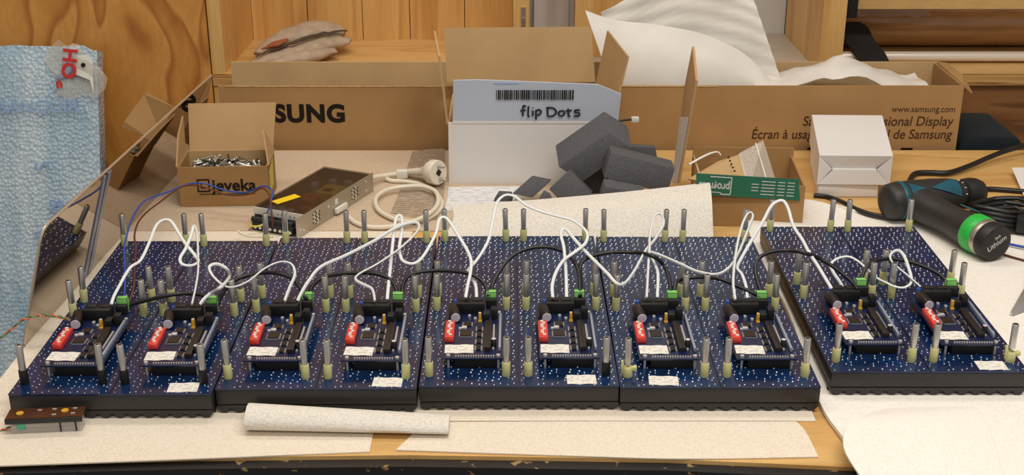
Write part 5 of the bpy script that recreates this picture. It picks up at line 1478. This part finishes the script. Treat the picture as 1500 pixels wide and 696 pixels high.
# glued end: two side triangles, a top fold and a bottom fold, slightly sunk
mb = MB()
mb.add([(0, 0, UH), (UW, 0, UH), (UW * 0.80, 0.006, UH * 0.52), (UW * 0.20, 0.006, UH * 0.52)], [(3, 2, 1, 0)], white_card); mb.build('top_fold', wu, smooth=0)
mb = MB(); mb.add([(0, 0, 0), (UW, 0, 0), (UW * 0.80, 0.002, UH * 0.50), (UW * 0.20, 0.002, UH * 0.50), (UW * 0.80, 0.006, UH * 0.52), (UW * 0.20, 0.006, UH * 0.52)], [(0, 1, 2, 3), (3, 2, 4, 5)], white_card); mb.build('bottom_fold', wu, smooth=0)
for sx in (0, 1):
    x0, x1 = (0, UW * 0.20) if not sx else (UW, UW * 0.80)
    mb = MB(); mb.add([(x0, 0, 0), (x1, 0.004, UH * 0.51), (x0, 0, UH)], [(0, 1, 2)], white_card); mb.build('side_fold', wu, smooth=0)

# ------------------------------------------------------------------ cordless drill
dr = empty('cordless_drill', (0.575, 1.62, 0.0062), 0, 'black and teal cordless drill with a green battery ring lying on the white foam', 'drill')
ZC = 0.030


def dl(x, y, z=ZC):
    return Vector(local(dr, (x, y, z)))


a, b = dl(0.517, 1.648, 0.034), dl(0.640, 1.682, 0.034)
ax = (b - a).normalized()
prof = [(0, 0.012), (0.002, 0.020), (0.006, 0.0245), (0.015, 0.0262), (0.045, 0.0268), (0.075, 0.0262), (0.100, 0.0245), (0.112, 0.0222), (0.116, 0.020)]
mb = MB(); mb.tube([a + ax * s for s, r in prof], [r for s, r in prof], 26, drill_black); mb.build('motor_housing', dr)
prof = [(0.020, 0.0267), (0.021, 0.0272), (0.026, 0.0272), (0.027, 0.0267)]
mb = MB(); mb.tube([a + ax * s for s, r in prof], [r for s, r in prof], 26, teal, caps=False); tag(mb.build('teal_band', dr), 'teal band around the motor')
# teal wedge panels lying on the housing surface
side = Vector((ax.y, -ax.x, 0)).normalized()
upv = side.cross(ax) if side.cross(ax).z > 0 else ax.cross(side)


def skin(s0, s1, an0, an1, r, taper, name, mat):
    rows = []
    for i in range(9):
        s_ = s0 + (s1 - s0) * i / 8
        k = 1 if not taper else max(0.05, i / 8 if taper > 0 else 1 - i / 8)
        mid = (an0 + an1) / 2
        rows.append([a + ax * s_ + (side * math.cos(q) + upv * math.sin(q)) * (r - 0.004 * max(0, (s_ - 0.09)) / 0.02) for q in [mid + (an1 - an0) / 2 * k * (2 * j / 8 - 1) for j in range(9)]])
    mb = MB(); mb.grid(rows, mat)
    return mb.build(name, dr, smooth=70)


tag(skin(0.062, 0.108, R(15), R(88), 0.0276, 1, 'teal_panel', teal), 'teal wedge on the gear housing')
tag(skin(0.030, 0.052, R(25), R(80), 0.0273, -1, 'teal_panel', teal), 'small teal wedge near the rear')
prof = [(0.114, 0.0185), (0.117, 0.0195), (0.121, 0.0195), (0.1225, 0.0188)]
mb = MB(); mb.tube([a + ax * s for s, r in prof], [r for s, r in prof], 24, black_plastic); mb.build('torque_ring', dr)
for k in range(5):
    an = R(20 + k * 28)
    p = a + ax * 0.1185 + (side * math.cos(an) + upv * math.sin(an)) * 0.0196
    mb = MB(); mb.cyl(p - ax * 0.0012, p + ax * 0.0012, 0.0008, n=6, mat=white_plastic); mb.build('torque_mark', dr)
prof = [(0.1225, 0.0170), (0.126, 0.0215), (0.136, 0.0222), (0.146, 0.0205), (0.154, 0.0165), (0.158, 0.010)]
mb = MB(); mb.tube([a + ax * s for s, r in prof], [r for s, r in prof], 24, black_plastic); mb.build('chuck', dr)
h0, h1 = dl(0.566, 1.640, 0.033), dl(0.612, 1.527, 0.032)
hd = (h1 - h0).normalized()
HL = (h1 - h0).length
prof = [(0.0, 0.024), (0.2, 0.0225), (0.4, 0.0205), (0.6, 0.0210), (0.78, 0.0235), (0.86, 0.0250)]
P = smoothpath([h0 + hd * HL * s for s, r in prof], 4)
rr = [v.x for v in smoothpath([(r, 0, 0) for s, r in prof], 4)]
mb = MB(); mb.tube(P, rr, 24, drill_black, flat=0.98); mb.build('handle', dr)
mb = MB(); mb.tube([h0 + hd * HL * s for s in (0.86, 0.87, 1.01, 1.02)], [0.0250, 0.0258, 0.0258, 0.0250], 26, green_ring); tag(mb.build('green_ring', dr), 'bright green battery ring')
mb = MB(); mb.tube([h0 + hd * HL * s for s in (1.02, 1.03, 1.08, 1.09)], [0.0246, 0.0252, 0.0250, 0.0244], 26, alu); tag(mb.build('silver_ring', dr), 'silver ring')
mb = MB(); mb.tube([h0 + hd * HL * s for s in (1.09, 1.10, 1.20, 1.22, 1.225)], [0.0244, 0.0248, 0.0246, 0.0230, 0.019], 26, black_plastic); tag(mb.build('battery_cap', dr), 'black battery end cap')
ec = h0 + hd * HL * 1.226
eM = frame(ec, Vector((0, 0, 1)).cross(-hd) * -1.0, Vector((0, 0, 1)))
if (eM.to_3x3() @ Vector((0, 0, 1))).dot(hd) < 0:
    eM = frame(ec, Vector((0, 0, 1)).cross(-hd), Vector((0, 0, 1)))
text('lettering', 'Lithium', 0.0105, white_board, dr, eM @ Matrix.Rotation(R(28), 4, 'Z') @ Matrix.Translation((0, -0.003, 0)), align='CENTER', depth=0.0002)
text('lettering', 'ion', 0.007, white_board, dr, eM @ Matrix.Rotation(R(28), 4, 'Z') @ Matrix.Translation((0.004, 0.006, 0)), align='CENTER', depth=0.0002)
mb = MB(); mb.cyl(ec - hd * 0.0008, ec - hd * 0.0001, 0.0185, n=24, mat=black_plastic); mb.build('cap_face', dr)
mb = MB(); M = frame(h0 + hd * HL * 0.22 + side * 0.0, ax, Vector((0, 0, 1))); mb.tube([h0 + hd * HL * 0.30 + ax * 0.020, h0 + hd * HL * 0.42 + ax * 0.0225, h0 + hd * HL * 0.55 + ax * 0.020], [0.006, 0.007, 0.005], 10, black_matt); mb.build('trigger', dr)
mb = MB()
P = [h0 + hd * HL * s_ + upv * (0.0212 + 0.0024 * max(0, s_ - 0.55) / 0.3) + ax * 0.012 for s_ in (0.50, 0.6, 0.7, 0.8)]
mb.tube(P, [0.0012, 0.002, 0.002, 0.0012], 8, teal, flat=0.5); tag(mb.build('teal_line', dr), 'teal line on the handle')

# ------------------------------------------------------------------ black cables and odds on the right
cable('power_cable', [(0.4462, 1.7573, 0.0040), (0.4674, 1.7486, 0.0040), (0.4785, 1.7096, 0.0100), (0.4924, 1.6793, 0.0100), (0.5124, 1.6564, 0.0105), (0.5429, 1.6459, 0.0105), (0.5750, 1.6511, 0.0105)], 0.0034, black_rubber,
      'black cable lying in front of the stacked white boxes', cat='cable')
cable('power_cable', [(0.5998, 1.7963, 0.0050), (0.6098, 1.8271, 0.0050), (0.6257, 1.8525, 0.0050), (0.6510, 1.8557, 0.0050), (0.6764, 1.8528, 0.0060), (0.7168, 1.8796, 0.0080), (0.7595, 1.9114, 0.0120), (0.8009, 1.9375, 0.0160), (0.8685, 1.9717, 0.0200)], 0.0042, black_rubber,
      'thick black cable curving behind the cordless drill to the right', cat='cable')
cable('power_cable', [(0.6955, 1.7780, 0.0040), (0.7160, 1.7840, 0.0040), (0.7445, 1.7780, 0.0040), (0.7998, 1.7632, 0.0040)], 0.0038, black_rubber, 'black cable running right from behind the drill chuck', cat='cable')
cable('power_cable', [(0.6470, 1.6841, 0.0040), (0.6799, 1.7088, 0.0040), (0.7116, 1.7370, 0.0040), (0.7438, 1.7486, 0.0040), (0.7952, 1.7515, 0.0040)], 0.0018, wire_brown, 'thin brown cable on the bare wood beside the drill', cat='cable')
cable('power_cable', [(0.6025, 1.5382, 0.0080), (0.6323, 1.5335, 0.0080), (0.6480, 1.5151, 0.0080), (0.6872, 1.4795, 0.0080)], 0.0014, wire_brown, 'thin brown cable on white foam under the battery cap', cat='cable')
cable('power_cable', [(0.6300, 1.5665, 0.0100), (0.6539, 1.5569, 0.0100), (0.6758, 1.5427, 0.0100), (0.7063, 1.5287, 0.0100)], 0.0018, wire_blue, 'thin dark blue cable beside the black adapter', cat='cable')
ad = empty('cable_bundle', (0.6767, 1.5930, 0.0062), 0, 'bundle of black cable with an adapter at the right behind the drill', 'cable')
rb = random.Random(5)
for k in range(5):
    P = []
    for i in range(9):
        a_ = 2 * math.pi * i / 8 + k * 0.4
        P.append((0.034 * math.cos(a_) * (0.8 + 0.1 * k % 1), 0.030 + 0.026 * math.sin(a_) + 0.003 * k, 0.006 + 0.0055 * k + 0.003 * math.sin(2 * a_)))
    mb = MB(); mb.tube(smoothpath(P, 4), 0.0035, 8, black_rubber); mb.build('loop', ad)
mb = MB(); mb.box(0.005, 0.05, 0.0, 0.024, 0.004, 0.026, black_plastic, Matrix.Rotation(R(-20), 4, 'Z')); mb.build('adapter', ad, bevel=0.003)
mb = MB(); mb.slab([(0.7747, 1.8581, 0.0120), (0.7573, 1.7569, 0.0020), (0.8179, 1.7569, 0.0020), (0.8572, 1.8581, 0.0120)], -0.0006, white_card)
tag(mb.build('paper_corner', smooth=0), 'corner of white paper on the wood at the right edge', 'paper')
# tip of a metal tool at the right edge
mb = MB()
p0, p1 = Vector((0.5836, 1.3380, 0.0120)), Vector((0.6914, 1.4991, 0.0300))
mb.hexa([(0.5838, 1.3427, 0.0062), (0.5872, 1.3390, 0.0062), (0.6911, 1.4042, 0.0062), (0.6995, 1.4663, 0.0062)],
        [(0.5860, 1.3459, 0.0100), (0.5899, 1.3478, 0.0100), (0.6953, 1.4654, 0.0300), (0.6739, 1.4765, 0.0300)], steel)
tag(mb.build('metal_tool', bevel=0.001), 'tapered metal tool tip lying on the white foam at the right edge', 'tool')

# ------------------------------------------------------------------ small module in front of the first panel
mo = empty('wired_module', (-0.497, 1.082, 0.0017), R(5), 'small brown circuit module on a clear block in front of the first panel', 'module')
mb = MB(); mb.box(0.004, 0.072, 0.0, 0.014, 0.0, 0.0155, clear_block); tag(mb.build('clear_block', mo, bevel=0.0006), 'clear acrylic block')
mb = MB(); mb.box(0.0, 0.074, -0.002, 0.019, 0.0155, 0.0172, pcb_brown); tag(mb.build('module_board', mo, smooth=0), 'brown circuit board')
mb = MB(); mb.box(0.0, 0.074, -0.003, -0.0005, 0.0120, 0.0172, black_plastic); tag(mb.build('socket_row', mo, bevel=0.0005), 'black socket along the front')
for (x, y) in ((0.012, 0.009), (0.055, 0.011)):
    mb = MB(); mb.cyl((x, y, 0.0172), (x, y, 0.0182), 0.0036, n=12, mat=yellow_part); tag(mb.build('brass_pad', mo), 'round brass pad')
for (x, y) in ((0.030, 0.014), (0.044, 0.015), (0.046, 0.004), (0.064, 0.015), (0.064, 0.005)):
    mb = MB(); mb.box(x - 0.002, x + 0.002, y - 0.0008, y + 0.0008, 0.0172, 0.0180, silver); mb.build('solder_pad', mo, smooth=0)
mb = MB(); mb.box(0.010, 0.018, -0.0012, -0.0002, 0.005, 0.0118, green_clear); tag(mb.build('green_tab', mo, bevel=0.0004), 'green plastic tab')
for x in (0.051, 0.066):
    mb = MB(); mb.box(x, x + 0.0015, -0.0008, -0.0001, 0.001, 0.0118, strip_dark); mb.build('divider', mo, smooth=0)
tp = smoothpath([(-0.5197, 1.0850, -0.0032), (-0.5067, 1.0880, 0.0013), (-0.4974, 1.0900, 0.0047), (-0.4911, 1.0920, 0.0067)], 8)
for ph, wm, lab in ((0, wire_orange, 'orange wire of the small brown module in front'), (math.pi, wire_green, 'green wire of the small brown module in front')):
    P = [p + Vector((0, math.cos(i * 0.75 + ph), math.sin(i * 0.75 + ph))) * 0.0009 for i, p in enumerate(tp)]
    mb = MB(); mb.tube(P, 0.0008, 6, wm); tag(mb.build('thin_wire'), lab, 'wire')
